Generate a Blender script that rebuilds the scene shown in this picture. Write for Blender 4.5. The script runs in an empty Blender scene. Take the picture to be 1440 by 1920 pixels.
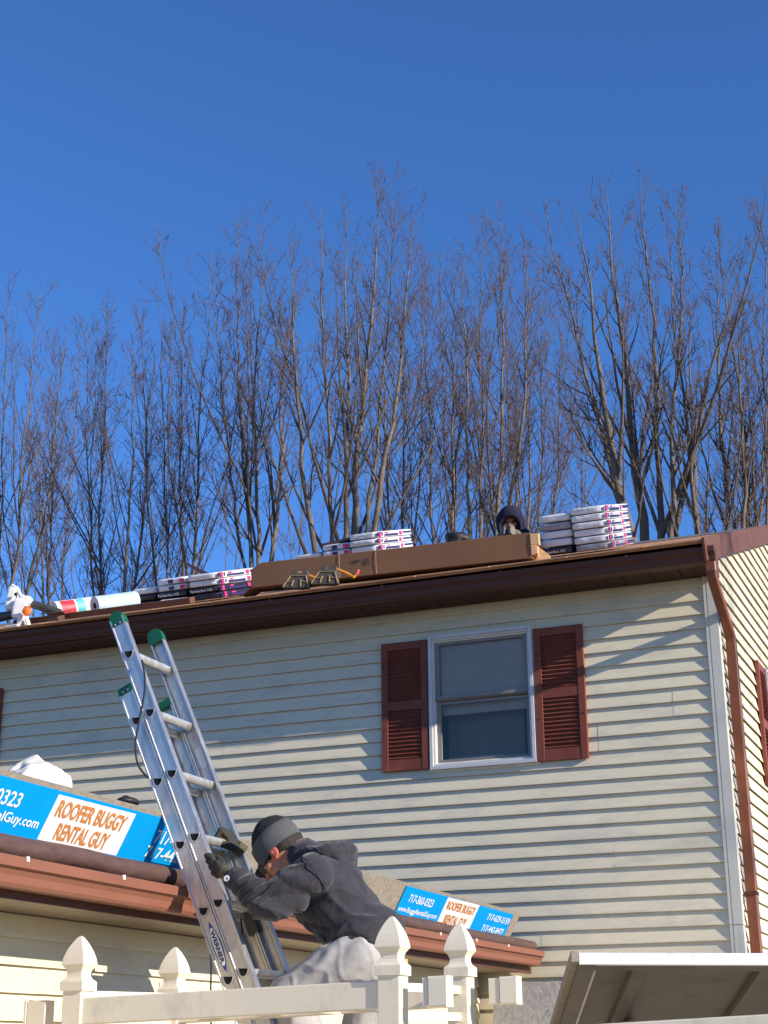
import bpy, bmesh, math, random
import numpy as np
from mathutils import Vector, Matrix

random.seed(7)
rng = np.random.default_rng(7)
SC = bpy.context.scene
COL = SC.collection

# ------------------------------------------------------------------ camera
FWD = Vector((-0.35803, 0.87263, 0.33215)).normalized()
RGT = Vector((0.92410, 0.38207, -0.00767)).normalized()
UPV = RGT.cross(FWD).normalized()
cam_d = bpy.data.cameras.new("camera")
cam_d.sensor_fit = 'HORIZONTAL'
cam_d.sensor_width = 36.0
cam_d.lens = 36.0 * 2893.6 / 1440.0
cam_d.clip_start = 0.05
cam_d.clip_end = 3000
cam = bpy.data.objects.new("camera", cam_d)
COL.objects.link(cam)
rot = Matrix((RGT, UPV, -FWD)).transposed()
cam.matrix_world = Matrix.Translation((0, 0, 1.6)) @ rot.to_4x4()
SC.camera = cam

# ------------------------------------------------------------------ sky and sun
SUN = Vector((1.0, -0.195, 0.405)).normalized()          # direction towards the sun
SUN_EL = math.asin(SUN.z)
world = bpy.data.worlds.new("World")
SC.world = world
world.use_nodes = True
wn = world.node_tree
bg = wn.nodes["Background"]
sky = wn.nodes.new("ShaderNodeTexSky")
sky.sky_type = 'NISHITA'
sky.sun_disc = False
sky.sun_elevation = SUN_EL
sky.sun_rotation = math.atan2(SUN.x, SUN.y)
sky.altitude = 150
sky.air_density = 0.82
sky.dust_density = 0.0
sky.ozone_density = 10.0
wn.links.new(sky.outputs[0], bg.inputs[0])
bg.inputs[1].default_value = 0.148
sun_d = bpy.data.lights.new("sun", 'SUN')
sun_d.energy = 5.0
sun_d.angle = math.radians(0.53)
sun_d.color = (1.0, 0.90, 0.76)
sun_o = bpy.data.objects.new("sun", sun_d)
COL.objects.link(sun_o)
sun_o.rotation_euler = (-SUN).to_track_quat('-Z', 'Y').to_euler()
sun_o.location = (30, -5, 20)
SC.view_settings.view_transform = 'Standard'
SC.view_settings.look = 'None'
SC.view_settings.exposure = 0.58
SC.view_settings.gamma = 1.0
SC.view_settings.use_curve_mapping = False

# ------------------------------------------------------------------ materials
MATS = {}
def mat(name, col, rough=0.6, metal=0.0, var=0.12, vscale=6.0, stretch=(1, 1, 1), bump=0.0,
        bscale=80.0, bstretch=None, tint=None, tint_amt=0.0, tint_scale=3.0, tint_lo=0.55, spec=0.5, sheen=0.0):
    """procedural surface: base colour with two octaves of world-space variation, optional tint (stains, wrinkle shade) and fine relief"""
    if name in MATS:
        return MATS[name]
    m = bpy.data.materials.new(name)
    m.use_nodes = True
    nt = m.node_tree
    N, L = nt.nodes, nt.links
    b = N["Principled BSDF"]
    geo = N.new("ShaderNodeNewGeometry")
    mp = N.new("ShaderNodeMapping")
    mp.inputs["Scale"].default_value = stretch
    L.new(geo.outputs["Position"], mp.inputs["Vector"])
    nz = N.new("ShaderNodeTexNoise")
    nz.inputs["Scale"].default_value = vscale
    nz.inputs["Detail"].default_value = 6
    nz.inputs["Roughness"].default_value = 0.65
    L.new(mp.outputs[0], nz.inputs["Vector"])
    ramp = N.new("ShaderNodeMapRange")
    ramp.inputs[1].default_value = 0.25
    ramp.inputs[2].default_value = 0.75
    ramp.inputs[3].default_value = 1.0 - var
    ramp.inputs[4].default_value = 1.0 + var
    L.new(nz.outputs[0], ramp.inputs[0])
    mul = N.new("ShaderNodeVectorMath")
    mul.operation = 'SCALE'
    mul.inputs[0].default_value = col
    L.new(ramp.outputs[0], mul.inputs["Scale"])
    out = mul.outputs[0]
    if tint is not None:
        n2 = N.new("ShaderNodeTexNoise")
        n2.inputs["Scale"].default_value = tint_scale
        n2.inputs["Detail"].default_value = 8
        n2.inputs["Roughness"].default_value = 0.7
        L.new(mp.outputs[0], n2.inputs["Vector"])
        r2 = N.new("ShaderNodeMapRange")
        r2.inputs[1].default_value = tint_lo
        r2.inputs[2].default_value = tint_lo + 0.12
        r2.inputs[3].default_value = 0
        r2.inputs[4].default_value = tint_amt
        L.new(n2.outputs[0], r2.inputs[0])
        mx = N.new("ShaderNodeMix")
        mx.data_type = 'RGBA'
        L.new(r2.outputs[0], mx.inputs[0])
        L.new(out, mx.inputs[6])
        mx.inputs[7].default_value = (*tint, 1)
        out = mx.outputs[2]
    L.new(out, b.inputs["Base Color"])
    b.inputs["Roughness"].default_value = rough
    b.inputs["Metallic"].default_value = metal
    b.inputs["Specular IOR Level"].default_value = spec
    if sheen:
        b.inputs["Sheen Weight"].default_value = sheen
        b.inputs["Sheen Roughness"].default_value = 0.5
    # roughness varies a little as well
    rr = N.new("ShaderNodeMapRange")
    rr.inputs[1].default_value = 0.2
    rr.inputs[2].default_value = 0.8
    rr.inputs[3].default_value = max(0.02, rough - 0.08)
    rr.inputs[4].default_value = min(1.0, rough + 0.08)
    L.new(nz.outputs[0], rr.inputs[0])
    L.new(rr.outputs[0], b.inputs["Roughness"])
    if bump:
        mb_ = N.new("ShaderNodeMapping")
        mb_.inputs["Scale"].default_value = bstretch or stretch
        L.new(geo.outputs["Position"], mb_.inputs["Vector"])
        nb = N.new("ShaderNodeTexNoise")
        nb.inputs["Scale"].default_value = bscale
        nb.inputs["Detail"].default_value = 4
        L.new(mb_.outputs[0], nb.inputs["Vector"])
        bp = N.new("ShaderNodeBump")
        bp.inputs["Strength"].default_value = bump
        bp.inputs["Distance"].default_value = 0.01
        L.new(nb.outputs[0], bp.inputs["Height"])
        L.new(bp.outputs[0], b.inputs["Normal"])
    MATS[name] = m
    return m

CREAM = (0.685, 0.61, 0.43)
m_siding = mat("siding_vinyl", CREAM, 0.5, var=0.05, vscale=1.6, stretch=(1.4, 1.4, 5), bump=0.14, bscale=5,
               bstretch=(1, 1, 9), tint=(0.50, 0.465, 0.385), tint_amt=0.5, tint_scale=2.2, tint_lo=0.50)
m_trimc = mat("corner_vinyl", (0.56, 0.54, 0.46), 0.45, var=0.06, vscale=3, stretch=(4, 4, 1), tint=(0.34, 0.35, 0.34), tint_amt=0.5, tint_scale=3)
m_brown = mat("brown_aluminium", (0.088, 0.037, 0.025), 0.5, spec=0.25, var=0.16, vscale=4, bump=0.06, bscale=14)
m_soff = mat("dark_soffit", (0.055, 0.027, 0.019), 0.6, spec=0.2, var=0.15, vscale=4)
m_rake = mat("rake_aluminium", (0.13, 0.058, 0.037), 0.6, spec=0.2, var=0.2, vscale=5, stretch=(1, 1, 3), bump=0.15, bscale=9)
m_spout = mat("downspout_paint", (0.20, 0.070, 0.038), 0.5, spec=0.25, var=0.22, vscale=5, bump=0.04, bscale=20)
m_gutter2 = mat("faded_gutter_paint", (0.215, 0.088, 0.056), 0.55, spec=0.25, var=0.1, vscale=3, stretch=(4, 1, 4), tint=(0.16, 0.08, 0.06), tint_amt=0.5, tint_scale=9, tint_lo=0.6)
m_edge2 = mat("dark_roof_edge", (0.085, 0.045, 0.036), 0.6, var=0.3, vscale=10, stretch=(3, 1, 3), bump=0.2, bscale=30)
m_soff2 = mat("tan_soffit", (0.20, 0.155, 0.10), 0.55, var=0.15, vscale=5, stretch=(1, 6, 1))
m_shutter = mat("shutter_paint", (0.19, 0.054, 0.036), 0.6, var=0.2, vscale=6, spec=0.2, tint=(0.24, 0.085, 0.06), tint_amt=0.4, tint_scale=5, tint_lo=0.52)
m_ply = mat("bare_plywood", (0.42, 0.215, 0.105), 0.8, var=0.25, vscale=9, stretch=(1, 4, 4), tint=(0.10, 0.06, 0.04), tint_amt=0.8, tint_scale=16, tint_lo=0.6, bump=0.2, bscale=40)
m_felt = mat("roof_felt", (0.16, 0.165, 0.175), 0.85, var=0.2, vscale=8, bump=0.3, bscale=20)
m_alu = mat("mill_aluminium", (0.62, 0.60, 0.575), 0.42, 0.85, var=0.22, vscale=7, stretch=(3, 3, 0.8), tint=(0.33, 0.32, 0.31), tint_amt=0.55, tint_scale=11, tint_lo=0.54, bump=0.04, bscale=60)
m_rung = mat("worn_rung_aluminium", (0.72, 0.70, 0.66), 0.42, 0.75, var=0.2, vscale=30, tint=(0.30, 0.29, 0.27), tint_amt=0.6, tint_scale=25)
m_green = mat("green_plastic", (0.006, 0.105, 0.042), 0.4, var=0.2, vscale=30)
m_black = mat("black_rubber", (0.012, 0.012, 0.013), 0.6, var=0.2)
m_shade_screw = mat("shade_and_screw_black", (0.006, 0.005, 0.005), 0.9, var=0.1)  # near-black that paints the shade inside hollows; also colours the shutter screws
m_frame = mat("window_aluminium", (0.56, 0.55, 0.53), 0.45, 0.1, var=0.1, vscale=6, tint=(0.35, 0.35, 0.36), tint_amt=0.4, tint_scale=8)
m_sash = mat("window_sash", (0.20, 0.19, 0.175), 0.5, var=0.1)
m_room = mat("room_interior", (0.20, 0.175, 0.15), 0.9, var=0.2)
m_blind = mat("blind_fabric", (0.78, 0.68, 0.55), 0.8, var=0.08, vscale=2)
m_lightener = mat("pane_lightener_grey", (0.30, 0.26, 0.21), 0.9, var=0.15, vscale=6, stretch=(9, 9, 1))  # for the added sheet that lightens the lower panes
m_vinyl = mat("arbor_vinyl", (0.74, 0.665, 0.51), 0.38, var=0.05, vscale=4, stretch=(1, 1, 0.6), tint=(0.47, 0.42, 0.32), tint_amt=0.45, tint_scale=7, tint_lo=0.55, bump=0.05, bscale=30)
m_board = mat("weathered_plywood", (0.25, 0.215, 0.165), 0.85, var=0.3, vscale=11, stretch=(1, 2, 4), tint=(0.40, 0.36, 0.29), tint_amt=0.6, tint_scale=18, tint_lo=0.56, bump=0.3, bscale=40)
m_sign = mat("sign_blue", (0.0, 0.26, 0.62), 0.75, spec=0.08, var=0.06, vscale=5, tint=(0.05, 0.16, 0.30), tint_amt=0.7, tint_scale=20, tint_lo=0.60)
m_signw = mat("sign_white", (0.72, 0.70, 0.66), 0.5, var=0.05, vscale=12, tint=(0.45, 0.42, 0.38), tint_amt=0.5, tint_scale=16, tint_lo=0.64)
m_signt = mat("sign_lettering", (0.74, 0.76, 0.76), 0.5, var=0.05, tint=(0.35, 0.42, 0.5), tint_amt=0.4, tint_scale=50, tint_lo=0.6)
m_orange = mat("sign_orange", (0.50, 0.185, 0.045), 0.5, var=0.15, vscale=40, tint=(0.28, 0.13, 0.06), tint_amt=0.5, tint_scale=40)
m_card = mat("cardboard", (0.21, 0.105, 0.050), 0.85, var=0.08, vscale=4, bump=0.1, bscale=10, bstretch=(1, 1, 1))
m_cardin = mat("cardboard_cut", (0.50, 0.31, 0.16), 0.85, var=0.2, vscale=20)
m_wrap = mat("bundle_wrap", (0.66, 0.68, 0.70), 0.3, var=0.1, vscale=18, tint=(0.16, 0.17, 0.21), tint_amt=0.75, tint_scale=20, tint_lo=0.60, bump=0.9, bscale=14)  # dark tint paints wrinkle shade into the wrap colour
m_wrapg = mat("bundle_wrap_grey", (0.30, 0.29, 0.32), 0.35, var=0.15, vscale=18, bump=0.6, bscale=14)
m_wrapd = mat("bundle_wrap_dark", (0.022, 0.020, 0.035), 0.4, var=0.2, vscale=18, bump=0.4, bscale=14)
m_navy = mat("bundle_navy", (0.03, 0.028, 0.11), 0.4, var=0.2, vscale=30)
m_pink = mat("bundle_pink", (0.52, 0.04, 0.16), 0.4, var=0.2, vscale=30)
m_white = mat("white_plastic", (0.72, 0.72, 0.70), 0.4, var=0.06, vscale=9)
m_tarp = mat("white_tarp", (0.66, 0.62, 0.55), 0.6, var=0.06, vscale=9, bump=0.4, bscale=14)
m_rollb = mat("pale_blue_roll", (0.40, 0.52, 0.60), 0.5, var=0.06, vscale=6, bump=0.3, bscale=6, bstretch=(6, 1, 1))
m_rollw = mat("white_roll", (0.74, 0.72, 0.70), 0.55, var=0.06, bump=0.3, bscale=12)
m_red = mat("red_print", (0.55, 0.03, 0.05), 0.5, var=0.3, vscale=25)
m_teal = mat("teal_print", (0.10, 0.45, 0.48), 0.5, var=0.2, vscale=25)
m_blow = mat("blower_orange", (0.75, 0.16, 0.015), 0.45, var=0.25, vscale=60, bump=0.6, bscale=120)
m_dark = mat("dark_plastic", (0.05, 0.046, 0.042), 0.5, var=0.2, vscale=12)
m_yel = mat("yellow_handle", (0.75, 0.30, 0.03), 0.4, var=0.15, vscale=20)
m_redtip = mat("red_grip", (0.62, 0.10, 0.07), 0.5, var=0.15)
m_tan = mat("tan_edging", (0.27, 0.185, 0.085), 0.7, var=0.2, vscale=30)
m_pad = mat("dark_pad", (0.065, 0.058, 0.045), 0.9, var=0.35, vscale=30, bump=0.5, bscale=60)
m_lumber = mat("new_lumber", (0.56, 0.33, 0.14), 0.75, var=0.2, vscale=9, stretch=(6, 6, 1))
m_steel = mat("grey_steel", (0.125, 0.115, 0.10), 0.5, 0.35, var=0.35, vscale=4, tint=(0.06, 0.05, 0.042), tint_amt=0.7, tint_scale=5, bump=0.15, bscale=8)
m_steelw = mat("chipped_white_steel", (0.66, 0.66, 0.70), 0.5, var=0.15, vscale=14, tint=(0.14, 0.06, 0.05), tint_amt=0.9, tint_scale=16, tint_lo=0.62, bump=0.4, bscale=40)
m_osb = mat("weathered_osb", (0.30, 0.285, 0.275), 0.85, var=0.3, vscale=26, tint=(0.07, 0.05, 0.04), tint_amt=0.8, tint_scale=20, tint_lo=0.60, bump=0.5, bscale=40)
m_bark = mat("bark", (0.135, 0.108, 0.083), 0.9, var=0.55, vscale=5, stretch=(1, 1, 0.35), bump=0.5, bscale=30)
m_branch = mat("branch_bark", (0.092, 0.072, 0.060), 0.85, var=0.4, vscale=3)
m_twig = mat("twig_bark", (0.13, 0.066, 0.056), 0.75, var=0.45, vscale=5)
m_grass = mat("lawn", (0.24, 0.195, 0.105), 0.95, var=0.5, vscale=1.3, tint=(0.32, 0.25, 0.14), tint_amt=0.8, tint_scale=0.7, bump=0.8, bscale=60)
m_conc = mat("bounce_slab_concrete", (0.56, 0.47, 0.34), 0.9, var=0.15, vscale=1.5, bump=0.3, bscale=50)  # pale warm tone chosen to bounce light into the shaded siding
m_hood = mat("charcoal_fleece", (0.033, 0.031, 0.039), 0.95, var=0.30, vscale=60, bump=0.9, bscale=17, bstretch=(1.5, 0.8, 1.0), sheen=0.2, spec=0.2)
m_hoodr = mat("charcoal_rib", (0.026, 0.024, 0.030), 0.95, var=0.2, vscale=40, bump=0.3, bscale=160)
m_navyf = mat("navy_fleece", (0.022, 0.022, 0.044), 0.95, var=0.25, vscale=14, bump=0.2, bscale=160, spec=0.1)
m_pants = mat("heather_grey_fleece", (0.37, 0.355, 0.34), 0.95, var=0.10, vscale=60, bump=0.2, bscale=14, bstretch=(1.4, 0.8, 1.0), spec=0.2, tint=(0.20, 0.19, 0.19), tint_amt=0.3, tint_scale=40, tint_lo=0.66, sheen=0.2)
m_skin = mat("skin", (0.46, 0.205, 0.125), 0.5, var=0.1, vscale=18, bump=0.05, bscale=150)
m_ear = mat("flushed_skin", (0.45, 0.10, 0.065), 0.5, var=0.15, vscale=30)
m_hair = mat("dark_brown_hair", (0.025, 0.015, 0.010), 0.7, var=0.4, vscale=80, bump=0.6, bscale=200)
m_bean = mat("black_knit", (0.010, 0.010, 0.011), 0.95, var=0.2, vscale=60, bump=0.5, bscale=240, bstretch=(1, 1, 0.3))
m_band = mat("grey_knit", (0.080, 0.084, 0.087), 0.95, var=0.22, vscale=60, bump=0.4, bscale=260)
m_glove = mat("dark_work_glove", (0.028, 0.025, 0.019), 0.8, var=0.3, vscale=40, bump=0.25, bscale=120)
m_cuff = mat("olive_cuff", (0.085, 0.070, 0.042), 0.9, var=0.2, vscale=60, bump=0.3, bscale=200)
m_glovg = mat("grey_glove", (0.16, 0.145, 0.125), 0.9, var=0.35, vscale=30)
m_shoe = mat("brown_boot", (0.07, 0.04, 0.022), 0.7, var=0.3)
m_decalb = mat("decal_blue", (0.012, 0.045, 0.25), 0.35, var=0.08)
m_decalw = mat("decal_white", (0.75, 0.76, 0.76), 0.35, var=0.06, vscale=40)
m_decalk = mat("decal_black", (0.012, 0.012, 0.014), 0.4, var=0.1)

def glass_mat():
    m = bpy.data.materials.new("window_glass")
    m.use_nodes = True
    nt = m.node_tree
    b = nt.nodes["Principled BSDF"]
    out = nt.nodes["Material Output"]
    b.inputs["Base Color"].default_value = (0.02, 0.022, 0.025, 1)
    b.inputs["Roughness"].default_value = 0.04
    tr = nt.nodes.new("ShaderNodeBsdfTransparent")
    tr.inputs[0].default_value = (0.94, 0.94, 0.94, 1)
    mx = nt.nodes.new("ShaderNodeMixShader")
    fr = nt.nodes.new("ShaderNodeFresnel")
    fr.inputs[0].default_value = 1.6
    ad = nt.nodes.new("ShaderNodeMath")
    ad.operation = 'MULTIPLY_ADD'
    ad.inputs[1].default_value = 0.8
    ad.inputs[2].default_value = 0.05
    nt.links.new(fr.outputs[0], ad.inputs[0])
    nt.links.new(ad.outputs[0], mx.inputs[0])
    nt.links.new(tr.outputs[0], mx.inputs[1])
    gl = nt.nodes.new("ShaderNodeBsdfGlossy")
    gl.inputs["Roughness"].default_value = 0.03
    gl.inputs["Color"].default_value = (0.42, 0.36, 0.30, 1)
    nt.links.new(gl.outputs[0], mx.inputs[2])
    nt.links.new(mx.outputs[0], out.inputs[0])
    return m
m_glass = glass_mat()

# ------------------------------------------------------------------ mesh helpers
def V(*a):
    return np.array(a, float)

def unit(v):
    v = np.asarray(v, float)
    return v / (np.linalg.norm(v) + 1e-12)

class MB:
    """collects geometry in world coordinates; becomes one mesh"""
    def __init__(self):
        self.v, self.f, self.sm, self.mi = [], [], [], []
    def add(self, vs, fs, smooth=False, mi=0):
        o = len(self.v)
        self.v += [tuple(map(float, p)) for p in vs]
        self.f += [tuple(o + i for i in f) for f in fs]
        self.sm += [smooth] * len(fs)
        self.mi += [mi] * len(fs)
        return self
    def box(self, a, b, mi=0):
        x0, y0, z0 = (min(a[i], b[i]) for i in range(3))
        x1, y1, z1 = (max(a[i], b[i]) for i in range(3))
        vs = [(x0, y0, z0), (x1, y0, z0), (x1, y1, z0), (x0, y1, z0), (x0, y0, z1), (x1, y0, z1), (x1, y1, z1), (x0, y1, z1)]
        return self.add(vs, [(0, 3, 2, 1), (4, 5, 6, 7), (0, 1, 5, 4), (1, 2, 6, 5), (2, 3, 7, 6), (3, 0, 4, 7)], mi=mi)
    def obox(self, c, ax, ay, az, s, mi=0):
        """oriented box: centre, three axes, full sizes"""
        c = V(*c)
        ax, ay, az = unit(ax) * s[0] / 2, unit(ay) * s[1] / 2, unit(az) * s[2] / 2
        vs = [c + i * ax + j * ay + k * az for k in (-1, 1) for (i, j) in ((-1, -1), (1, -1), (1, 1), (-1, 1))]
        return self.add(vs, [(0, 3, 2, 1), (4, 5, 6, 7), (0, 1, 5, 4), (1, 2, 6, 5), (2, 3, 7, 6), (3, 0, 4, 7)], mi=mi)
    def loft(self, loops, caps=True, smooth=False, closed=True, mi=0):
        n = len(loops[0])
        vs = [p for l in loops for p in l]
        fs = []
        for k in range(len(loops) - 1):
            for i in range(n if closed else n - 1):
                j = (i + 1) % n
                fs.append((k * n + i, k * n + j, (k + 1) * n + j, (k + 1) * n + i))
        self.add(vs, fs, smooth, mi)
        if caps and closed:
            self.add(loops[0], [tuple(range(n))[::-1]], False, mi)
            self.add(loops[-1], [tuple(range(n))], False, mi)
        return self
    def extrude(self, prof, p0, p1, U, W, caps=True, smooth=False, closed=True, mi=0):
        """profile [(u,w)] swept from p0 to p1"""
        U, W = V(*U), V(*W)
        l0 = [V(*p0) + U * u + W * w for u, w in prof]
        l1 = [V(*p1) + U * u + W * w for u, w in prof]
        return self.loft([l0, l1], caps, smooth, closed, mi)
    def tube(self, pts, r, n=8, caps=True, mi=0, flat=1.0, up=None):
        pts = [V(*p) for p in pts]
        rs = r if hasattr(r, '__len__') else [r] * len(pts)
        t0 = unit(pts[1] - pts[0])
        ref = V(*up) if up is not None else (V(0, 0, 1) if abs(t0[2]) < 0.9 else V(1, 0, 0))
        loops = []
        for i, p in enumerate(pts):
            t = unit(pts[min(i + 1, len(pts) - 1)] - pts[max(i - 1, 0)])
            a = unit(np.cross(t, ref))
            b = np.cross(a, t)
            if up is None:
                ref = b
            loops.append([p + rs[i] * (math.cos(2 * math.pi * k / n) * a + flat * math.sin(2 * math.pi * k / n) * b) for k in range(n)])
        return self.loft(loops, caps, True, True, mi)
    def lathe(self, prof, c, A, n=24, caps=True, mi=0):
        """profile [(r,h)] about axis A at point c"""
        A = unit(A)
        a = unit(np.cross(A, V(0, 0, 1) if abs(A[2]) < 0.9 else V(1, 0, 0)))
        b = np.cross(A, a)
        c = V(*c)
        loops = [[c + A * h + r * (math.cos(2 * math.pi * k / n) * a + math.sin(2 * math.pi * k / n) * b) for k in range(n)] for r, h in prof]
        return self.loft(loops, caps, True, True, mi)
    def ell(self, c, r, axes=None, nu=14, nv=10, mi=0):
        c = V(*c)
        r = r if hasattr(r, '__len__') else (r, r, r)
        ax = [V(1, 0, 0), V(0, 1, 0), V(0, 0, 1)] if axes is None else [unit(a) for a in axes]
        loops = []
        for j in range(nv + 1):
            ph = math.pi * (j + 0.02) / (nv + 0.04) - math.pi / 2
            loops.append([c + ax[0] * r[0] * math.cos(ph) * math.cos(2 * math.pi * k / nu) + ax[1] * r[1] * math.cos(ph) * math.sin(2 * math.pi * k / nu) + ax[2] * r[2] * math.sin(ph) for k in range(nu)])
        return self.loft(loops, True, True, True, mi)
    def cap(self, p0, p1, r0, r1, n=14, sy=1.0, side=None):
        """tapered capsule; sy flattens it across 'side'"""
        p0, p1 = V(*p0), V(*p1)
        t = unit(p1 - p0)
        ref = unit(side) if side is not None else (V(0, 1, 0) if abs(t[1]) < 0.9 else V(1, 0, 0))
        b = unit(ref - t * np.dot(ref, t))
        a = np.cross(b, t)
        loops = []
        for k in range(5):
            th = math.pi / 2 * (1 - (k + 0.05) / 5)
            loops.append((p0 - t * r0 * math.sin(th), r0 * math.cos(th)))
        loops.append((p0, r0))
        for k in range(1, 5):
            s = k / 5
            loops.append((p0 + (p1 - p0) * s, r0 + (r1 - r0) * s))
        loops.append((p1, r1))
        for k in range(5):
            th = math.pi / 2 * ((k + 0.95) / 5)
            loops.append((p1 + t * r1 * math.sin(th), r1 * math.cos(th)))
        L = [[c + r * (math.cos(2 * math.pi * i / n) * a + sy * math.sin(2 * math.pi * i / n) * b) for i in range(n)] for c, r in loops]
        return self.loft(L, True, True)
    def mesh(self, name, off=(0, 0, 0)):
        me = bpy.data.meshes.new(name)
        o = V(*off)
        me.from_pydata([tuple(V(*p) - o) for p in self.v], [], self.f)
        me.polygons.foreach_set("use_smooth", self.sm)
        if any(self.mi):
            me.polygons.foreach_set("material_index", self.mi)
        me.update()
        return me
    def centre(self):
        a = np.array(self.v)
        return (a.min(0) + a.max(0)) / 2

WLOC = {}
def empty(name, loc, label=None, cat=None, group=None, kind=None):
    o = bpy.data.objects.new(name, None)
    o.empty_display_size = 0.1
    COL.objects.link(o)
    o.location = loc
    WLOC[o.name] = V(*loc)
    tag(o, label, cat, group, kind)
    return o

def tag(o, label=None, cat=None, group=None, kind=None):
    if label: o["label"] = label
    if cat: o["category"] = cat
    if group: o["group"] = group
    if kind: o["kind"] = kind
    return o

def place(o, world, parent):
    """give the object a world position under an unrotated parent"""
    if parent is not None:
        o.parent = parent
        o.location = V(*world) - WLOC[parent.name]
    else:
        o.location = world
    WLOC[o.name] = V(*world)

def build(name, mb, mats, parent=None, bevel=0.0, sharp=35, at=None):
    c = mb.centre() if at is None else V(*at)
    me = mb.mesh(name, c)
    for m in (mats if isinstance(mats, (list, tuple)) else [mats]):
        me.materials.append(m)
    if any(mb.sm):
        me.set_sharp_from_angle(angle=math.radians(sharp))
    o = bpy.data.objects.new(name, me)
    COL.objects.link(o)
    place(o, c, parent)
    if bevel:
        b = o.modifiers.new("bevel", 'BEVEL')
        b.width = bevel
        b.segments = 2
        b.limit_method = 'ANGLE'
        b.angle_limit = math.radians(40)
    return o

def share(name, me, world, parent):
    o = bpy.data.objects.new(name, me)
    COL.objects.link(o)
    place(o, world, parent)
    return o

def meshobj(name, me, mats, parent=None, world=(0, 0, 0)):
    for m in (mats if isinstance(mats, (list, tuple)) else [mats]):
        me.materials.append(m)
    o = bpy.data.objects.new(name, me)
    COL.objects.link(o)
    place(o, world, parent)
    return o

def text(name, body, mats, parent, org, ux, uy, height, width=None, bold=0.0, align='LEFT', lift=0.0015, shear=0.0):
    """flat lettering laid on a surface: origin at the baseline start, reading direction ux, up uy"""
    cu = bpy.data.curves.new(name, 'FONT')
    cu.body = body
    cu.size = 1.0
    cu.align_x = align
    cu.offset = bold
    cu.shear = shear
    cu.resolution_u = 3
    tmp = bpy.data.objects.new("tmp_text", cu)
    COL.objects.link(tmp)
    dg = bpy.context.evaluated_depsgraph_get()
    me = bpy.data.meshes.new_from_object(tmp.evaluated_get(dg))
    bpy.data.objects.remove(tmp)
    bpy.data.curves.remove(cu)
    co = np.empty(len(me.vertices) * 3)
    me.vertices.foreach_get("co", co)
    co = co.reshape(-1, 3)
    caps = 0.70
    sy = height / caps
    w0 = co[:, 0].max() - co[:, 0].min()
    sx = sy if width is None else width / w0
    x = (co[:, 0] - (co[:, 0].min() if align == 'LEFT' else 0)) * sx
    ux, uy = unit(ux), unit(uy)
    nn = np.cross(ux, uy)
    w = V(*org) + np.outer(x, ux) + np.outer(co[:, 1] * sy, uy) + nn * lift
    c = (w.min(0) + w.max(0)) / 2
    me.vertices.foreach_set("co", (w - c).ravel())
    me.update()
    me.name = name
    return meshobj(name, me, mats, parent, c)

def quad(name, pts, m, parent, lift=0.001):
    p = [V(*q) for q in pts]
    n = unit(np.cross(p[1] - p[0], p[-1] - p[0]))
    mb = MB().add([q + n * lift for q in p], [tuple(range(len(p)))])
    return build(name, mb, m, parent)

def remesh(name, mb, voxel, smooth=4, fac=0.5):
    """fuse overlapping closed shapes into one continuous skin; returns vertex array and mesh"""
    me = mb.mesh(name)
    tmp = bpy.data.objects.new("tmp_remesh", me)
    COL.objects.link(tmp)
    r = tmp.modifiers.new("r", 'REMESH')
    r.mode = 'VOXEL'
    r.voxel_size = voxel
    r.use_smooth_shade = True
    if smooth:
        s = tmp.modifiers.new("s", 'SMOOTH')
        s.iterations = smooth
        s.factor = fac
    dg = bpy.context.evaluated_depsgraph_get()
    out = bpy.data.meshes.new_from_object(tmp.evaluated_get(dg))
    bpy.data.objects.remove(tmp)
    bpy.data.meshes.remove(me)
    out.name = name
    out.materials.clear()
    out.polygons.foreach_set("use_smooth", [True] * len(out.polygons))
    return out

def vget(me):
    a = np.empty(len(me.vertices) * 3)
    me.vertices.foreach_get("co", a)
    return a.reshape(-1, 3)

def vnorm(me):
    a = np.empty(len(me.vertices) * 3)
    me.vertices.foreach_get("normal", a)
    return a.reshape(-1, 3)

def displace(me, fn):
    p, n = vget(me), vnorm(me)
    me.vertices.foreach_set("co", (p + n * fn(p)[:, None]).ravel())
    me.update()

def wavy(p, scale, seed):
    """smooth pseudo-noise from sums of sines, about -1..1"""
    r = np.random.default_rng(seed)
    s = np.zeros(len(p))
    for i in range(7):
        k = r.normal(size=3) * scale * (0.6 + 0.25 * i)
        s += np.sin(p @ k + r.uniform(0, 6.28)) / (1 + 0.35 * i)
    return s / 3.0

# ------------------------------------------------------------------ ground
gm = MB()
gm.add([(-1500, -1500, 0), (1500, -1500, 0), (1500, 1500, 0), (-1500, 1500, 0)], [(0, 1, 2, 3)])
ground = build("ground", gm, m_grass)
tag(ground, "winter lawn around the house", "ground", kind="structure")
slab = build("bounce_slab", MB().box((-3.2, -9, -0.1), (7.0, 9.2, 0.012)), m_conc)  # out of view, added as a warm bounce surface for the walls
tag(slab, "unseen concrete slab added to bounce warm light onto the house", "bounce_slab", kind="structure")

# ------------------------------------------------------------------ house
D = 10.627            # front wall plane (noses of the siding)
XC = -1.827           # gable wall plane
E = 0.1016            # siding exposure
Z0 = 4.5355           # nose of course 0
XL = -12.0            # left end of the house
PITCH = 0.342
YE, ZE = 10.17, 4.926 # roof edge
YR = 14.55            # ridge
def roofz(y):
    return ZE + PITCH * (min(y, 2 * YR - y) - YE)
house = empty("house", (-6.9, D, 0), "two-storey cream vinyl-sided house with brown trim and bare plywood roof", "house")

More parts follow.
